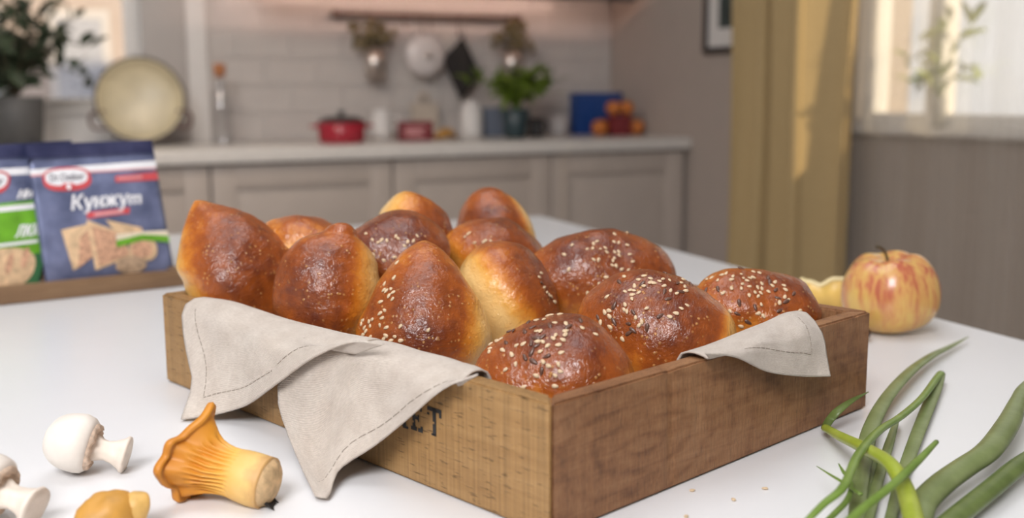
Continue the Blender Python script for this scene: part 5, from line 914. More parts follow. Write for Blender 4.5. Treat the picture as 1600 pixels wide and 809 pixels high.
class Packet:
    def __init__(s, name, label, cor, thick, group):
        s.c = [Vector(p) for p in cor]; s.n = (s.c[1] - s.c[0]).cross(s.c[3] - s.c[0]).normalized()
        s.th = thick
        base = (s.c[0] + s.c[1]) / 2
        s.root = thing(name, label, 'packet', base, group=group); s.base = base
        b = bm_new()
        n = 26
        F = [[b.verts.new(s.P(i / n, j / n) ) for j in range(n + 1)] for i in range(n + 1)]
        K = [[(F[i][j] if i in (0, n) or j in (0, n) else b.verts.new(s.P(i / n, j / n, -1))) for j in range(n + 1)] for i in range(n + 1)]
        for G in (F, K):
            for i in range(n):
                for j in range(n): b.faces.new((G[i][j], G[i + 1][j], G[i + 1][j + 1], G[i][j + 1]))
        obj('pouch', b, M_foil, s.root)
    def P(s, u, v, side=1, off=0.0):
        p = (s.c[0] * (1 - u) + s.c[1] * u) * (1 - v) + (s.c[3] * (1 - u) + s.c[2] * u) * v
        vv = max(0, min(1, (v - 0.0) / 0.88)); g = (math.sin(PI * max(0, min(1, u))) ** 0.7) * (math.sin(PI * vv) ** 0.7)
        wr = 0.0016 * noise.noise(Vector((u * 5, v * 7, s.th * 900))) * min(1, 8 * min(u, 1 - u, v, 1 - v)) if 0 < u < 1 and 0 < v < 1 else 0
        return p + s.n * ((s.th * g * side) + wr + off) - s.base
    def band(s, name, pts_lo, pts_hi, m, off=0.0004, nu=24, nv=3, label=None):
        """strip between two polylines (u,v)"""
        def at(P, t):
            x = t * (len(P) - 1); i = min(int(x), len(P) - 2); f = x - i
            return P[i][0] * (1 - f) + P[i + 1][0] * f, P[i][1] * (1 - f) + P[i + 1][1] * f
        b = bm_new()
        def fn(a, c):
            p, q = at(pts_lo, a), at(pts_hi, a)
            return s.P(p[0] * (1 - c) + q[0] * c, p[1] * (1 - c) + q[1] * c, 1, off)
        grid(b, fn, nu, nv)
        return obj(name, b, m, s.root, label=label)
    def ellipse(s, name, cu, cv, ru, rv, m, off, sq=1.0, label=None):
        b = bm_new(); n = 40
        rings = []
        for r in (0.001, 0.35, 0.7, 1.0):
            row = []
            for k in range(n):
                a = 2 * PI * k / n; x, y = math.cos(a), math.sin(a)
                row.append(b.verts.new(s.P(cu + ru * r * abs(x) ** sq * (1 if x > 0 else -1), cv + rv * r * abs(y) ** sq * (1 if y > 0 else -1), 1, off)))
            rings.append(row)
        for A, B in zip(rings[:-1], rings[1:]):
            for k in range(n): b.faces.new((A[k], A[(k + 1) % n], B[(k + 1) % n], B[k]))
        b.faces.new(rings[0])
        return obj(name, b, m, s.root, label=label)
    def text(s, name, body, u0, v0, width, height, m, off=0.0008, shear=0.25, slope=0.0, bold=0.02, label=None):
        b = bm_new(); pen = 0.0
        for q, piece in enumerate(body.split('н')):
            if q > 0:      # this letter drawn by hand: two stems and a bar
                for (xa, xb, ya, yb) in ((0.0, 0.10, 0.0, 0.535), (0.30, 0.40, 0.0, 0.535), (0.10, 0.30, 0.235, 0.315)):
                    b.faces.new([b.verts.new((pen + x_, y_, 0)) for x_, y_ in ((xa, ya), (xb, ya), (xb, yb), (xa, yb))])
                pen += 0.47
            if not piece: continue
            cu = bpy.data.curves.new('text', 'FONT'); cu.body = piece; cu.resolution_u = 3
            o = bpy.data.objects.new('text', cu); COL.objects.link(o)
            dg = bpy.context.evaluated_depsgraph_get(); me = o.evaluated_get(dg).to_mesh()
            n0 = len(b.verts); b.from_mesh(me); b.verts.ensure_lookup_table()
            o.evaluated_get(dg).to_mesh_clear(); bpy.data.objects.remove(o)
            new = b.verts[n0:]; mn = min(v.co.x for v in new); mx_ = max(v.co.x for v in new)
            for v in new: v.co.x += pen - mn
            pen += mx_ - mn + 0.07
        for v in b.verts: v.co.x += shear * v.co.y
        if bold > 0:      # heavier stroke: the same outline printed again, slightly shifted
            d_ = bmesh.ops.duplicate(b, geom=b.verts[:] + b.edges[:] + b.faces[:])
            for v in [g for g in d_['geom'] if isinstance(g, bmesh.types.BMVert)]: v.co.x += bold * 2.2; v.co.z += 0.0
        bmesh.ops.triangulate(b, faces=b.faces)
        for _ in range(3): bmesh.ops.subdivide_edges(b, edges=[e_ for e_ in b.edges if e_.calc_length() > 0.12], cuts=1)
        bmesh.ops.triangulate(b, faces=b.faces)
        xs = [v.co.x for v in b.verts]; ys = [v.co.y for v in b.verts]
        x0, x1, y0, y1 = min(xs), max(xs), min(ys), max(ys)
        for v in b.verts:
            a = (v.co.x - x0) / (x1 - x0); c = (v.co.y - y0) / (y1 - y0)
            v.co = s.P(u0 + width * a, v0 + height * c + slope * a, 1, off)
        return obj(name, b, m, s.root, smooth=False, label=label)

pk = Packet('seasoning_packet', 'navy packet of seasoning with slices of sesame pastry pictured, right one of the two', PACKET_FRONT, 0.006, 'seasoning packets on the tray')
pk.band('top_seal', [(0, 0.90), (1, 0.90)], [(0, 0.999), (1, 0.999)], M_foildark, 0.0003)
pk.band('pale_stripe', [(0.002, 0.787), (0.998, 0.79)], [(0.002, 0.825), (0.998, 0.845)], M_pwhite, 0.0005)
pk.band('pink_line', [(0.002, 0.775), (0.998, 0.782)], [(0.002, 0.789), (0.998, 0.793)], M_ppink, 0.0006)
pk.ellipse('logo_border', 0.265, 0.745, 0.182, 0.085, M_pred, 0.0009, 0.75)
pk.ellipse('logo_field', 0.262, 0.757, 0.158, 0.058, M_pwhite, 0.0013, 0.75)
pk.ellipse('logo_notch', 0.265, 0.693, 0.055, 0.024, M_pred, 0.0016, 1.0)
pk.ellipse('logo_dot', 0.265, 0.690, 0.017, 0.022, M_pwhite, 0.0019, 1.0)
pk.text('logo_lettering', 'Dr.Oetker', 0.135, 0.733, 0.26, 0.052, M_pdark, 0.0018, 0.1, 0.0, 0.01)
pk.band('red_flag', [(0.63, 0.70), (0.995, 0.70)], [(0.64, 0.745), (0.995, 0.76)], M_pred, 0.0007)
pk.band('flag_streak', [(0.655, 0.716), (0.86, 0.720)], [(0.655, 0.732), (0.86, 0.737)], M_ppink, 0.0010)
pk.text('title_lettering', 'Кунжуm', 0.255, 0.490, 0.565, 0.140, M_pwhite, 0.0016, 0.25, 0.012, 0.030)
pk.band('red_ribbon', [(0.365, 0.455), (0.70, 0.468)], [(0.365, 0.498), (0.71, 0.512)], M_pred, 0.0008)
pk.band('ribbon_streak', [(0.42, 0.466), (0.65, 0.475)], [(0.42, 0.488), (0.65, 0.498)], M_ppink, 0.0011)
pk.band('pastry_slice', [(0.21, 0.10), (0.40, 0.20)], [(0.16, 0.39), (0.38, 0.42)], M_ppastry2, 0.0008, 12, 8)
pk.band('pastry_slice', [(0.245, 0.11), (0.39, 0.20)], [(0.29, 0.33), (0.385, 0.40)], M_ppastry, 0.0011, 12, 8)
pk.band('pastry_slice', [(0.37, 0.085), (0.66, 0.16)], [(0.355, 0.445), (0.62, 0.33)], M_ppastry2, 0.0014, 12, 8)
pk.band('pastry_slice', [(0.40, 0.11), (0.65, 0.175)], [(0.385, 0.40), (0.60, 0.325)], M_ppastry, 0.0018, 12, 8)
pk.band('pastry_slice', [(0.60, 0.28), (0.80, 0.27)], [(0.50, 0.435), (0.78, 0.36)], M_ppastry2, 0.0012, 12, 8)
pk.ellipse('pastry_swirl', 0.765, 0.20, 0.115, 0.085, M_ppastry2, 0.0016, 0.8)
pk.ellipse('pastry_swirl', 0.755, 0.20, 0.085, 0.058, M_ppastry, 0.0020, 0.8)
pk.ellipse('seed_sack', 0.65, 0.10, 0.125, 0.060, M_psack, 0.0022, 0.9)
pk.band('cream_band', [(0.56, 0.275), (0.78, 0.30), (0.995, 0.275)], [(0.56, 0.325), (0.78, 0.33), (0.995, 0.325)], M_pcream, 0.0021)
pk.band('green_band', [(0.555, 0.235), (0.77, 0.268), (0.995, 0.235)], [(0.555, 0.28), (0.77, 0.31), (0.995, 0.283)], M_pgreen, 0.0024)
p2 = Packet('seasoning_packet', 'blue packet with a bright green lower half, left one, partly behind the sesame packet', PACKET_BACK, 0.004, 'seasoning packets on the tray')
p2.band('top_seal', [(0, 0.90), (1, 0.90)], [(0, 0.999), (1, 0.999)], M_foildark, 0.0003)
p2.band('pale_stripe', [(0.002, 0.785), (0.998, 0.775)], [(0.002, 0.835), (0.998, 0.825)], M_pwhite, 0.0005)
p2.ellipse('logo_border', 0.425, 0.735, 0.16, 0.085, M_pred, 0.0009, 0.75)
p2.ellipse('logo_field', 0.425, 0.745, 0.14, 0.060, M_pwhite, 0.0013, 0.75)
p2.text('logo_lettering', 'Dr.Oetker', 0.315, 0.72, 0.22, 0.05, M_pdark, 0.0018, 0.1, 0.0, 0.01)
p2.band('green_panel', [(0.002, 0.22), (0.985, 0.22)], [(0.002, 0.575), (0.985, 0.600)], M_pgreen, 0.0006, 24, 10)
p2.band('dark_green_panel', [(0.002, 0.01), (0.985, 0.01)], [(0.002, 0.22), (0.985, 0.22)], M_pdkgreen, 0.0006, 24, 8)
p2.band('white_stripe', [(0.002, 0.525), (0.985, 0.535)], [(0.002, 0.56), (0.985, 0.575)], M_pwhite, 0.0010)
p2.band('pale_underline', [(0.40, 0.290), (0.90, 0.295)], [(0.40, 0.310), (0.90, 0.318)], M_pwhite, 0.0010)
p2.ellipse('pastry', 0.62, 0.13, 0.30, 0.15, M_ppastry2, 0.0014, 0.85)
for k in range(4): p2.ellipse('pastry_score', 0.46 + 0.12 * k, 0.11 + 0.03 * k, 0.030, 0.07, M_ppastry, 0.0018, 1.0)
p2.text('title_lettering', 'лки', 0.70, 0.345, 0.20, 0.085, M_pwhite, 0.0012, 0.2, 0.0, 0.03)
p2.text('title_lettering', 'ника', 0.66, 0.610, 0.26, 0.065, M_pwhite, 0.0012, 0.2, 0.0, 0.03)

# ------------------------------------------------------------------ things on the kitchen worktop
WZ = W + 0.0006
M_pot = simple('charcoal_pot', (0.085, 0.085, 0.085), 0.6)
M_leafdark = simple('grey_green_leaf', (0.055, 0.080, 0.045), 0.5, 0.5, 6)
M_leaf = simple('fresh_green_leaf', (0.13, 0.20, 0.020), 0.45, 0.45, 8)
M_stemb = simple('brown_twig', (0.10, 0.08, 0.05), 0.8)
M_dry = simple('dried_flowers', (0.22, 0.17, 0.085), 0.8, 0.5, 40)
M_metal = simple('brushed_steel', (0.62, 0.57, 0.53), 0.32, 0.1, 60, metallic=0.9)
M_bronze = simple('dark_bronze', (0.14, 0.085, 0.07), 0.5, 0.1, 60, metallic=0.4)
M_red = simple('red_enamel', (0.36, 0.018, 0.035), 0.25)
M_black = simple('black_enamel', (0.03, 0.028, 0.028), 0.45)
M_cream = simple('cream_enamel', (0.56, 0.49, 0.33), 0.35, 0.12, 14)

def leaf_mesh(name, l, w, m, curl=0.25):
    b = bm_new()
    def fn(a, c):
        s = math.sin(PI * min(1, a * 1.02)) ** 0.7 * (1 - 0.3 * a)
        return Vector((l * a, w / 2 * s * (2 * c - 1), curl * l * (a - a * a) + 0.12 * w * abs(2 * c - 1) * s))
    grid(b, fn, 6, 2)
    me = bpy.data.meshes.new(name); bmesh.ops.remove_doubles(b, verts=b.verts, dist=1e-5); b.to_mesh(me); b.free()
    for p in me.polygons: p.use_smooth = True
    me.materials.append(m); return me

def put_leaf(me, parent, p, d, rs):
    o = bpy.data.objects.new('leaf', me); COL.objects.link(o); o.parent = parent
    o.rotation_mode = 'QUATERNION'
    o.rotation_quaternion = Vector(d).to_track_quat('X', 'Z') @ Matrix.Rotation(rs.uniform(-1.2, 1.2), 4, 'X').to_quaternion()
    o.location = p; s = rs.uniform(0.75, 1.2); o.scale = (s, s, s)

def plant(name, label, loc, potprof, mpot, mleaf, ml, branches, per, rs, group=None):
    t = thing(name, label, 'plant', loc, group=group)
    b = bm_new(); lathe(b, potprof, 32); obj('pot', b, mpot, t)
    for P in branches:
        q = spline(P, 5)
        b = bm_new(); tube(b, q, [0.003 - 0.0018 * k / len(q) for k in range(len(q))], n=6); obj('branch', b, M_stemb if ml != 'g' else M_leaf, t)
        L_ = len(q)
        for k in range(per):
            i = int(L_ * (0.25 + 0.75 * (k + rs.random()) / per)); i = min(i, L_ - 1)
            d = Vector((rs.uniform(-1, 1), rs.uniform(-1, 1), rs.uniform(-0.4, 0.9)))
            put_leaf(mleaf, t, q[i], d, rs)
    return t
rs = random.Random(3)
ME_l1 = leaf_mesh('leaf', 0.066, 0.034, M_leafdark)
ME_l2 = leaf_mesh('leaf', 0.070, 0.030, M_leaf, 0.4)
br = []
for k in range(34):
    a = rs.uniform(0, 2 * PI); h = rs.uniform(0.06, 0.36); sp = rs.uniform(0.04, 0.19)
    br.append([(0, 0, 0.16), (sp * .4 * math.cos(a), sp * .4 * math.sin(a), 0.20 + h * .35), (sp * math.cos(a), sp * math.sin(a), 0.2 + h)])
br += [[(0, 0, 0.16), (0.08, 0, 0.27), (0.15, -0.01, 0.33), (0.225, -0.02, 0.32)], [(0, 0, 0.16), (0.09, 0.02, 0.26), (0.16, 0.02, 0.25), (0.215, 0.02, 0.225)], [(0, 0, 0.16), (0.06, 0, 0.25), (0.12, 0, 0.29), (0.17, 0, 0.28)], [(0, 0, 0.16), (0.05, 0.02, 0.27), (0.10, 0, 0.36), (0.15, 0, 0.37)]]
plant('potted_plant', 'leafy grey green houseplant in a charcoal pot at the left window', (0.018, 3.72, WZ), [(0, 0), (0.072, 0), (0.086, 0.165), (0.080, 0.168), (0.076, 0.150), (0, 0.150)], M_pot, ME_l1, 'b', br, 9, rs)

# round pan leaning on edge
t = thing('frying_pan', 'round pan standing on edge, cream enamel inside with a dark rim', 'pan', (0.400, 3.80, WZ + 0.148), rot=(math.radians(78), 0, math.radians(-6)))
b = bm_new(); lathe(b, [(0, 0.0), (0.112, 0.0), (0.128, 0.012), (0.138, 0.040), (0.135, 0.040), (0.124, 0.014), (0.108, 0.004), (0, 0.004)], 56); obj('pan_body', b, M_cream, t)
b = bm_new(); lathe(b, [(0, -0.004), (0.114, -0.004), (0.132, 0.010), (0.143, 0.036), (0.146, 0.0405), (0.1385, 0.043), (0.137, 0.0385)], 56); obj('pan_shell', b, simple('dark_brown_shell_enamel', (0.09, 0.065, 0.05), 0.45), t, label='dark brown outer shell and rim')
for sgn, a0 in ((1, math.radians(-28)), (-1, math.radians(-28))):
    c_, s_ = math.cos(a0), math.sin(a0)
    pts = [(sgn * (0.140 * c_ + dx), 0.140 * s_ + dy, 0.030) for dx, dy in ((-0.01, 0.028), (0.026, 0.024), (0.036, 0.0), (0.026, -0.026), (-0.012, -0.028))]
    b = bm_new(); tube(b, spline(pts, 5), 0.0055, n=8); obj('handle', b, M_bronze, t)

# corked bottle
t = thing('glass_bottle', 'tall clear glass bottle with a cork stopper against the white wall edge', 'bottle', (0.664, 3.80, WZ))
b = bm_new(); lathe(b, [(0, 0.0), (0.036, 0.0), (0.038, 0.006), (0.038, 0.120), (0.030, 0.165), (0.015, 0.205), (0.0135, 0.236), (0.0155, 0.240)], 32)
obj('glass', b, glass_mat('bottle_glass', (0.90, 0.90, 0.90), 0.12), t)
b = bm_new(); lathe(b, [(0, 0.228), (0.0125, 0.228), (0.020, 0.242), (0.021, 0.272), (0.018, 0.276), (0, 0.276)], 24); obj('cork', b, simple('cork', (0.42, 0.17, 0.07), 0.8, 0.2, 200), t)

# red casserole
t = thing('casserole', 'small red enamel casserole with a dark lid on the worktop', 'pot', (1.056, 3.68, WZ))
b = bm_new(); lathe(b, [(0, 0), (0.072, 0), (0.080, 0.008), (0.084, 0.072), (0.080, 0.073), (0.076, 0.010), (0, 0.008)], 40); obj('pot_body', b, M_red, t)
b = bm_new(); lathe(b, [(0.083, 0.0735), (0.083, 0.077), (0.06, 0.090), (0.02, 0.094), (0, 0.094)], 40); lid = obj('lid', b, M_black, t, label='dark lid')
b = bm_new(); lathe(b, [(0, 0.094), (0.006, 0.094), (0.007, 0.102), (0.014, 0.106), (0.014, 0.112), (0, 0.114)], 20); obj('knob', b, M_black, lid)
for sgn in (-1, 1):
    b = bm_new(); tube(b, spline([(sgn * 0.081, 0.024, 0.058), (sgn * 0.103, 0.020, 0.06), (sgn * 0.106, 0, 0.06), (sgn * 0.103, -0.020, 0.06), (sgn * 0.081, -0.024, 0.058)], 4), 0.006, n=8); obj('handle', b, M_red, t)
# white jug
t = thing('jug', 'white jug right of the red casserole', 'jug', (1.262, 3.86, WZ))
b = bm_new(); lathe(b, [(0, 0), (0.034, 0), (0.040, 0.03), (0.038, 0.075), (0.030, 0.100), (0.034, 0.112), (0.031, 0.112), (0.027, 0.100), (0, 0.095)], 32); obj('jug_body', b, M_white, t)
b = bm_new(); tube(b, spline([(0.036, 0, 0.085), (0.062, 0, 0.082), (0.064, 0, 0.050), (0.039, 0, 0.032)], 5), 0.005, n=8); obj('handle', b, M_white, t)
# dark red box with a pale printed band
t = thing('food_box', 'flat dark red box with a pale printed label, on the worktop', 'box', (1.345, 3.72, WZ))
boxobj('carton', (-0.063, 0.063, -0.02, 0.02, 0, 0.070), simple('dark_red_card', (0.19, 0.022, 0.03), 0.5), t)
b = bm_new()
for z_, x0_, x1_ in ((0.046, -0.044, 0.036), (0.032, -0.048, 0.014), (0.020, -0.040, 0.030)): box(b, x0_, x1_, -0.0208, -0.0199, z_ - 0.004, z_ + 0.004)
obj('printed_band', b, M_ppink, t, smooth=False)
# cutting board and lemon wedge
t = thing('chopping_board', 'pale wooden board leaning on the tiles behind the dark red box', 'board', (1.475, 3.945, WZ), rot=(math.radians(-8), 0, 0))
b = bm_new(); prism(b, [(-0.05, 0), (0.05, 0), (0.055, 0.01), (0.055, 0.012)][:0] or [(-0.055, 0.0), (0.055, 0.0), (0.055, 0.018), (-0.055, 0.018)], 0.0005, 0.135, bev=0.004); autosmooth(obj('board_body', b, simple('pale_wood_board', (0.50, 0.44, 0.37), 0.6, 0.1, 30), t))
b = bm_new(); tube(b, spline([(-0.018, 0.009, 0.130), (-0.018, 0.009, 0.160), (0, 0.009, 0.172), (0.018, 0.009, 0.160), (0.018, 0.009, 0.130)], 4), 0.008, n=8); obj('handle', b, simple('pale_wood_handle', (0.50, 0.44, 0.37), 0.6), t)
t = thing('lemon_wedge', 'orange yellow wedge beside the dark red box', 'fruit', (1.462, 3.72, WZ), 0.1)
b = bm_new()
def wedge(a, c):
    th = PI * a
    return Vector((-0.044 * math.cos(th), 0.022 * (2 * c - 1), 0.003 + (0.030 + 0.022 * a) * math.sin(th) * (1 - 0.5 * (2 * c - 1) ** 2)))
grid(b, wedge, 20, 8); 
bmesh.ops.holes_fill(b, edges=[e_ for e_ in b.edges if e_.is_boundary], sides=0)
obj('wedge_body', b, simple('orange_rind', (0.48, 0.25, 0.06), 0.45), t)
# tall white jar, grey box, dark cups
t = thing('storage_jar', 'tall white jar left of the green potted plant', 'jar', (1.628, 3.86, WZ))
b = bm_new(); lathe(b, [(0, 0), (0.038, 0), (0.044, 0.012), (0.042, 0.105), (0.034, 0.118), (0.034, 0.124), (0, 0.124)], 32); obj('jar_body', b, M_white, t)
b = bm_new(); lathe(b, [(0.036, 0.1245), (0.036, 0.134), (0.010, 0.138), (0.008, 0.150), (0, 0.151)], 24); obj('lid', b, M_white, t)
tag(boxobj('tin', (1.695, 1.785, 3.87, 3.93, WZ, WZ + 0.115), simple('blue_grey_tin', (0.16, 0.19, 0.25), 0.5), bev=0.004), 'blue grey tin behind the green potted plant', 'tin')
br = []
for k in range(22):
    a = rs.uniform(0, 2 * PI); sp = rs.uniform(0.04, 0.19); h = rs.uniform(0.04, 0.135)
    br.append([(0, 0, 0.105), (sp * .35 * math.cos(a), sp * .35 * math.sin(a), 0.125 + h * .6), (sp * math.cos(a), sp * math.sin(a), 0.12 + h * (1.05 - sp * 1.6))])
plant('potted_herb', 'bushy bright green plant in a dark teal pot on the worktop', (1.742, 3.70, WZ), [(0, 0), (0.036, 0), (0.044, 0.012), (0.056, 0.110), (0.052, 0.112), (0.048, 0.098), (0, 0.098)], simple('dark_teal_pot', (0.022, 0.045, 0.055), 0.35), ME_l2, 'g', br, 8, rs)
def mug(x, y, r, h, m, label, handle=True):
    t = thing('mug' if handle else 'drinking_glass', label, 'mug' if handle else 'glass', (x, y, WZ))
    b = bm_new(); lathe(b, [(0, 0), (r * 0.86, 0), (r, 0.01), (r, h), (r * 0.92, h), (r * 0.9, 0.012), (0, 0.010)], 32); obj('mug_body' if handle else 'glass_body', b, m, t)
    if handle:
        b = bm_new(); tube(b, spline([(r * .95, 0, h * .8), (r * 1.6, 0, h * .75), (r * 1.6, 0, h * .35), (r * .95, 0, h * .25)], 5), 0.005, n=8); obj('handle', b, m, t)
mug(1.862, 3.76, 0.030, 0.074, M_black, 'black mug right of the dark teal plant pot')
mug(2.012, 3.86, 0.037, 0.080, simple('pale_grey_ceramic', (0.52, 0.49, 0.48), 0.35), 'pale grey tumbler left of the blue box', False)
t = thing('storage_box', 'bright blue upright box behind the fruit, at the right end of the worktop', 'box', (2.205, 3.90, WZ))
M_blue = simple('blue_plastic', (0.015, 0.065, 0.26), 0.4)
boxobj('box_body', (-0.108, 0.108, -0.03, 0.03, 0, 0.150), M_blue, t, bev=0.004)
boxobj('lid', (-0.110, 0.110, -0.032, 0.032, 0.1505, 0.170), M_blue, t, bev=0.004)
# fruit around a dark red carton
M_orange = simple('orange_peel', (0.55, 0.17, 0.03), 0.4, 0.1, 120)
M_apple2 = simple('red_yellow_apple', (0.45, 0.13, 0.05), 0.35, 0.6, 22)
fl = [(-0.082, 0.0, 0.034, 0, 'orange at the left end of the fruit pile'), (0.085, -0.005, 0.034, 0, 'orange at the right end of the fruit pile'), (0.045, 0.050, 0.036, 1, 'red and yellow apple low in the fruit pile behind the dark red carton'), (-0.030, 0.052, 0.036, 1, 'red apple behind the dark red carton, left of the other apple')]
def fruit(x, y, z, r, kind, lab):
    t = thing('orange' if kind == 0 else 'apple', lab, 'orange' if kind == 0 else 'apple', (x, y, z), group='fruit beside the blue box')
    b = bm_new(); lathe(b, [(0 if k in (0, 16) else r * math.sin(PI * k / 16), r * 0.96 * (1 - math.cos(PI * k / 16)) - (0.004 * math.exp(-((16 - k) / 2.0) ** 2)) ) for k in range(17)], 28); obj('rind' if kind == 0 else 'skin', b, M_orange if kind == 0 else M_apple2, t)
    b = bm_new(); tube(b, [(0, 0, r * 1.86), (0.001, 0, r * 1.95 + 0.004)], 0.002, n=6); obj('stem', b, M_stemb, t)
FX, FY = 2.213, 3.735
for x, y, r, k, lab in fl: fruit(FX + x, FY + y, WZ, r, k, lab)
t = boxobj('carton', (FX - 0.042, FX + 0.045, FY - 0.035, FY + 0.008, WZ, WZ + 0.078), simple('dark_red_carton', (0.20, 0.025, 0.03), 0.5), bev=0.003)
tag(t, 'dark red carton standing in front of the fruit, right end of the worktop', 'box')
fruit(FX - 0.026, FY - 0.012, WZ + 0.0785, 0.032, 0, 'orange on top of the dark red carton, left one')
fruit(FX + 0.034, FY - 0.010, WZ + 0.0785, 0.032, 0, 'orange on top of the dark red carton, right one')

# ------------------------------------------------------------------ hanging rail
RY = 3.965
t = thing('hanging_rail', 'dark metal rail fixed along the tiles with hooks', 'rail', (1.50, RY, 1.345))
b = bm_new(); tube(b, [(-0.385, 0, 0), (0.395, 0, 0)], 0.0085, n=12); obj('bar', b, M_bronze, t)
for x in (-0.37, 0.38):
    b = bm_new(); tube(b, [(x, 0, 0), (x, YB - RY - 0.0085, 0)], 0.007, n=10); lathe_b = None; obj('bracket', b, M_bronze, t)
    b = bm_new(); tube(b, [(x - 0.012, 0, 0), (x + 0.012, 0, 0)], 0.014, n=14); obj('finial', b, M_bronze, t)
def hook(x, drop):
    b = bm_new(); tube(b, spline([(x, -0.009, 0.004), (x, 0, 0.012), (x, 0.0105, 0.0), (x, 0.002, -0.02), (x, 0, -drop + 0.010), (x, -0.008, -drop), (x, -0.014, -drop + 0.008)], 4), 0.0022, n=6); obj('hook', b, M_bronze, t)
for x, d_ in ((-0.245, 0.06), (-0.10, 0.05), (0.005, 0.05), (-0.03, 0.07), (0.122, 0.075), (0.34, 0.06)): hook(x, d_)
def cup(x, z0, h, r, lab, lab2, seed, dz):
    c = thing('hanging_cup', lab, 'cup', (x, RY - 0.012, z0), group='metal cups hanging from the rail')
    b = bm_new(); lathe(b, [(0, 0), (r * 0.82, 0), (r, h), (r * 0.95, h), (r * 0.78, 0.004), (0, 0.004)], 32); obj('cup_body', b, M_metal, c)
    b = bm_new(); tube(b, spline([(-r, 0.0, h * .95), (-r * .8, 0.006, h + 0.05), (0, 0.010, h + 0.085), (r * .8, 0.006, h + 0.05), (r, 0.0, h * .95)], 5), 0.0025, n=6); obj('handle', b, M_metal, c)
    rr = random.Random(seed)
    g = thing('dried_bouquet', lab2, 'flowers', (x, RY - 0.012, z0 + 0.0045), group='dried flowers in the hanging cups')
    b = bm_new(); b2 = bm_new()
    for k in range(26):
        a = rr.uniform(0, 2 * PI); sp = rr.uniform(0.01, 0.095); hh = h + rr.uniform(0.02, 0.105) - sp * 0.3
        yy = sp * math.sin(a) * 0.42 - 0.012
        p1 = Vector((sp * math.cos(a), yy, hh))
        tube(b, spline([(0.3 * r * math.cos(a), 0.3 * r * math.sin(a), 0.002), (0.5 * r * math.cos(a), 0.4 * r * math.sin(a), h * 0.9), p1], 4), 0.0016, n=5)
        for q in range(6):
            c_ = p1 + Vector((rr.uniform(-.012, .012), rr.uniform(-.010, .010), rr.uniform(-.014, .012)))
            m4 = Matrix.Translation(c_) @ Matrix.Diagonal((1, 1, rr.uniform(0.8, 1.5), 1))
            bmesh.ops.create_icosphere(b2, subdivisions=1, radius=rr.uniform(0.005, 0.010), matrix=m4)
    obj('stalks', b, M_stemb, g, kind='stuff'); obj('flower_heads', b2, M_dry, g, kind='stuff')
cup(1.270, 1.105, 0.115, 0.043, 'steel cup hanging at the left end of the rail', 'dried flowers in the left hanging cup', 1, 0)
cup(1.845, 1.105, 0.120, 0.043, 'steel cup hanging at the right end of the rail, above the green plant', 'dried flowers in the right hanging cup', 2, 0)
t = thing('pot_lid', 'round pale lid hanging from the rail, left of the black oven mitt', 'lid', (1.475, RY - 0.020, 1.195), rot=(math.radians(90), 0, 0))
b = bm_new(); lathe(b, [(0, 0.016), (0.04, 0.013), (0.078, 0.002), (0.080, -0.002), (0.076, -0.002), (0.04, 0.009), (0, 0.012)], 40); obj('lid_body', b, simple('pale_lid', (0.70, 0.66, 0.65), 0.3, 0.04, 20), t)
b = bm_new(); lathe(b, [(0, 0.016), (0.005, 0.016), (0.006, 0.028), (0.014, 0.032), (0.012, 0.038), (0, 0.039)], 20); obj('knob', b, M_metal, t)
b = bm_new(); tube(b, spline([(0, 0.074, 0.0), (0.0, 0.090, 0.004), (0.0, 0.098, 0.0)], 4), 0.003, n=6); obj('hanging_loop', b, M_metal, t)
t = thing('oven_mitt', 'black pot holder hanging by its corner from the rail', 'pot holder', (1.622, RY - 0.016, 1.27), rot=(0, 0, 0))
b = bm_new()
def holder(side):
    def fn(a, c):
        P0, P1, P2, P3 = Vector((0.012, 0, 0.0)), Vector((-0.078, 0, -0.090)), Vector((0.0, 0, -0.252)), Vector((0.088, 0, -0.150))
        p = (P0 * (1 - a) + P1 * a) * (1 - c) + (P3 * (1 - a) + P2 * a) * c
        bul = (math.sin(PI * a) * math.sin(PI * c)) ** 0.6
        qx = 0.0015 * (math.cos(a * 20) * math.cos(c * 20))
        return p + Vector((0, side * (0.0055 * bul + qx * bul), 0))
    return fn
grid(b, holder(-1), 24, 24); grid(b, holder(1), 24, 24)
bmesh.ops.remove_doubles(b, verts=b.verts, dist=0.0004)
obj('quilted_pad', b, simple('black_cotton', (0.022, 0.020, 0.020), 0.85), t)
b = bm_new(); tube(b, spline([(0.010, 0, -0.004), (0.002, 0, 0.008), (0.012, 0.0, 0.020), (0.020, 0, 0.008), (0.014, 0, -0.004)], 4), 0.0022, n=6); obj('hanging_loop', b, M_black, t)

# ------------------------------------------------------------------ picture on the right wall
t = thing('framed_picture', 'picture in a dark frame with a pale mount, half hidden by the curtain', 'picture', (XR - 0.002, 2.92, 1.190))
Lp, Hp, f_ = 0.405, 0.52, 0.020
b = bm_new(); box(b, -0.022, 0, 0, Lp, 0, f_, bev=0.002); box(b, -0.022, 0, 0, Lp, Hp - f_, Hp, bev=0.002); box(b, -0.022, 0, 0, f_, f_, Hp - f_, bev=0.002); box(b, -0.022, 0, Lp - f_, Lp, f_, Hp - f_, bev=0.002)
autosmooth(obj('frame', b, simple('dark_wood_frame', (0.030, 0.022, 0.022), 0.4), t))
boxobj('mount', (-0.010, -0.004, f_, Lp - f_, f_, Hp - f_), M_white, t, bev=0)
boxobj('print', (-0.0115, -0.0105, 0.085, Lp - 0.085, 0.085, Hp - 0.085), simple('dark_teal_print', (0.045, 0.062, 0.060), 0.6, 0.4, 20), t, bev=0)
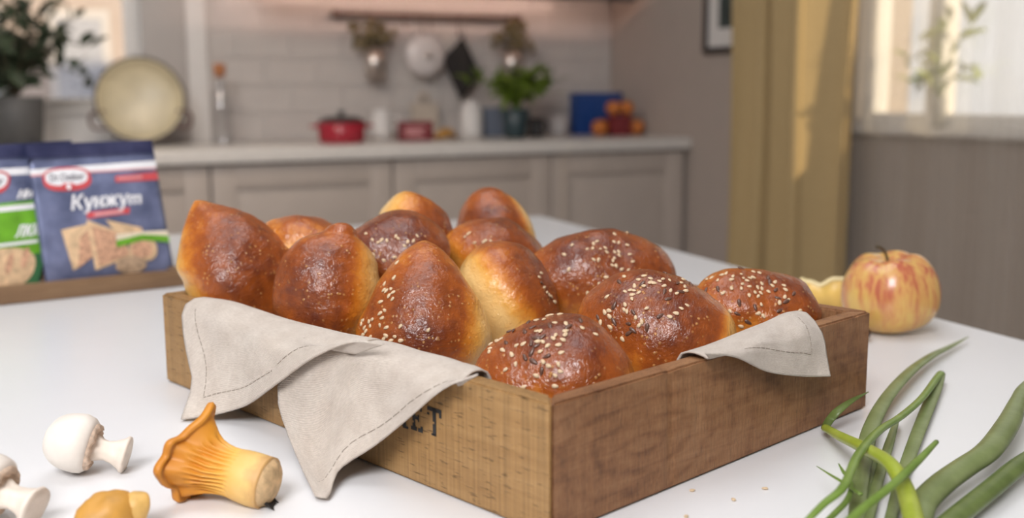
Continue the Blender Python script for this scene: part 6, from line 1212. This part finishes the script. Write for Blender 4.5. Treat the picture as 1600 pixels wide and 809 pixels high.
b = bm_new(); bmesh.ops.create_uvsphere(b, u_segments=20, v_segments=10, radius=0.045, matrix=Matrix.Translation((-0.0116, 0.15, 0.225)) @ Matrix.Diagonal((0.02, 1, 1, 1)))
obj('painted_spot', b, simple('orange_paint', (0.38, 0.12, 0.03), 0.6), t)

# ------------------------------------------------------------------ curtains and the sill plant
M_curtain, nt_c, p_c = newmat('cream_curtain')
f = tex(nt_c, coords(nt_c, (260, 260, 260)), 1.0, 2)
nt_c.links.new(ramp(nt_c, f, [(0.3, (0.42, 0.30, 0.14)), (0.7, (0.50, 0.37, 0.18))]), p_c.inputs['Base Color'])
p_c.inputs['Roughness'].default_value = 0.75; p_c.inputs['Sheen Weight'].default_value = 0.2
def drape(name, label, x0, y0, y1, z0, z1, folds, amp, m, thick, nu, seed):
    b = bm_new()
    def fn(a, c):
        y = y0 + (y1 - y0) * a; z = z0 + (z1 - z0) * c
        ph = 2 * PI * folds * (a + 0.03 * math.sin(5 * a + seed)) + 0.35 * noise.noise(Vector((a * 6, z * 0.9, seed)))
        return Vector((x0 + amp * math.sin(ph) + amp * 0.4 * noise.noise(Vector((a * 14, z * 0.7, seed + 4))), y + amp * 0.35 * math.sin(2 * ph), z))
    grid(b, fn, nu, 24)
    o = obj(name, b, m); tag(o, label, 'curtain')
    if thick:
        s_ = o.modifiers.new('thickness', 'SOLIDIFY'); s_.thickness = thick
    return o
drape('curtain', 'heavy cream curtain hanging in deep folds beside the right window', 2.205, 2.43, 2.885, 0.02, 2.435, 2.6, 0.072, M_curtain, 0.003, 120, 2.0)
drape('sheer_curtain', 'thin white sheer curtain across the right window', 2.296, 1.05, 2.60, 0.02, 2.435, 9, 0.007, sheer_mat(), 0, 260, 5.0)
t = thing('curtain_rod', 'curtain rod above the right window, above the frame', 'rod', (2.25, 1.0, 2.45))
b = bm_new(); tube(b, [(0, -0.1, 0), (0, 1.98, 0)], 0.011, n=12); obj('pole', b, M_bronze, t)
for y in (-0.05, 1.93):
    b = bm_new(); tube(b, [(0, y, 0), (XR - 2.25, y, 0)], 0.008, n=8); obj('bracket', b, M_bronze, t)
br = []
M_leafy = simple('yellow_green_leaf', (0.34, 0.40, 0.08), 0.5, 0.3, 8)
ME_l3 = leaf_mesh('leaf', 0.075, 0.024, M_leafy, 0.4)
br = [[(0, 0, 0.085), (0.0, -0.02, 0.17), (0, -0.05, 0.24), (0.01, -0.09, 0.285)], [(0, 0, 0.085), (0.0, 0.01, 0.16), (0, 0.0, 0.25), (0.01, -0.01, 0.30)], [(0, 0, 0.085), (0, -0.04, 0.14), (0, -0.09, 0.16), (0.0, -0.13, 0.12)], [(0, 0, 0.085), (0, 0.05, 0.15), (0, 0.09, 0.20), (0.0, 0.12, 0.19)], [(0, 0, 0.085), (0, 0.03, 0.13), (0, 0.06, 0.13), (0.0, 0.09, 0.10)]]
plant('sill_plant', 'yellow green plant in a grey pot on the right window sill, behind the sheer curtain', (XR - 0.001, 2.215, 0.9450), [(0, 0), (0.016, 0), (0.019, 0.09), (0.0175, 0.092), (0.0165, 0.082), (0, 0.082)], simple('grey_stone_pot', (0.28, 0.28, 0.28), 0.6), ME_l3, 'g', br, 7, rs)

# ------------------------------------------------------------------ outside the left window
t = thing('house_facade', 'pale plastered building seen blurred through the left window', 'building', (-2.2, 9.0, -0.5))
boxobj('wall', (0, 5.5, 0.0, 0.3, 0, 6.0), simple('pale_plaster', (0.36, 0.30, 0.28), 0.9, 0.1, 3), t, bev=0)
for i in range(7):
    for j in range(5):
        fr = boxobj('window', (0.25 + i * 0.75, 0.70 + i * 0.75, -0.04, -0.001, 0.35 + j * 1.1, 1.1 + j * 1.1), simple('pale_shutter', (0.42, 0.40, 0.41), 0.7) if i + j == 0 else bpy.data.materials['pale_shutter'], t, bev=0)
        boxobj('window_glass', (0.31 + i * 0.75, 0.64 + i * 0.75, -0.05, -0.041, 0.42 + j * 1.1, 1.03 + j * 1.1), simple('dull_window_glass', (0.30, 0.31, 0.36), 0.2) if i + j == 0 else bpy.data.materials['dull_window_glass'], fr, bev=0)
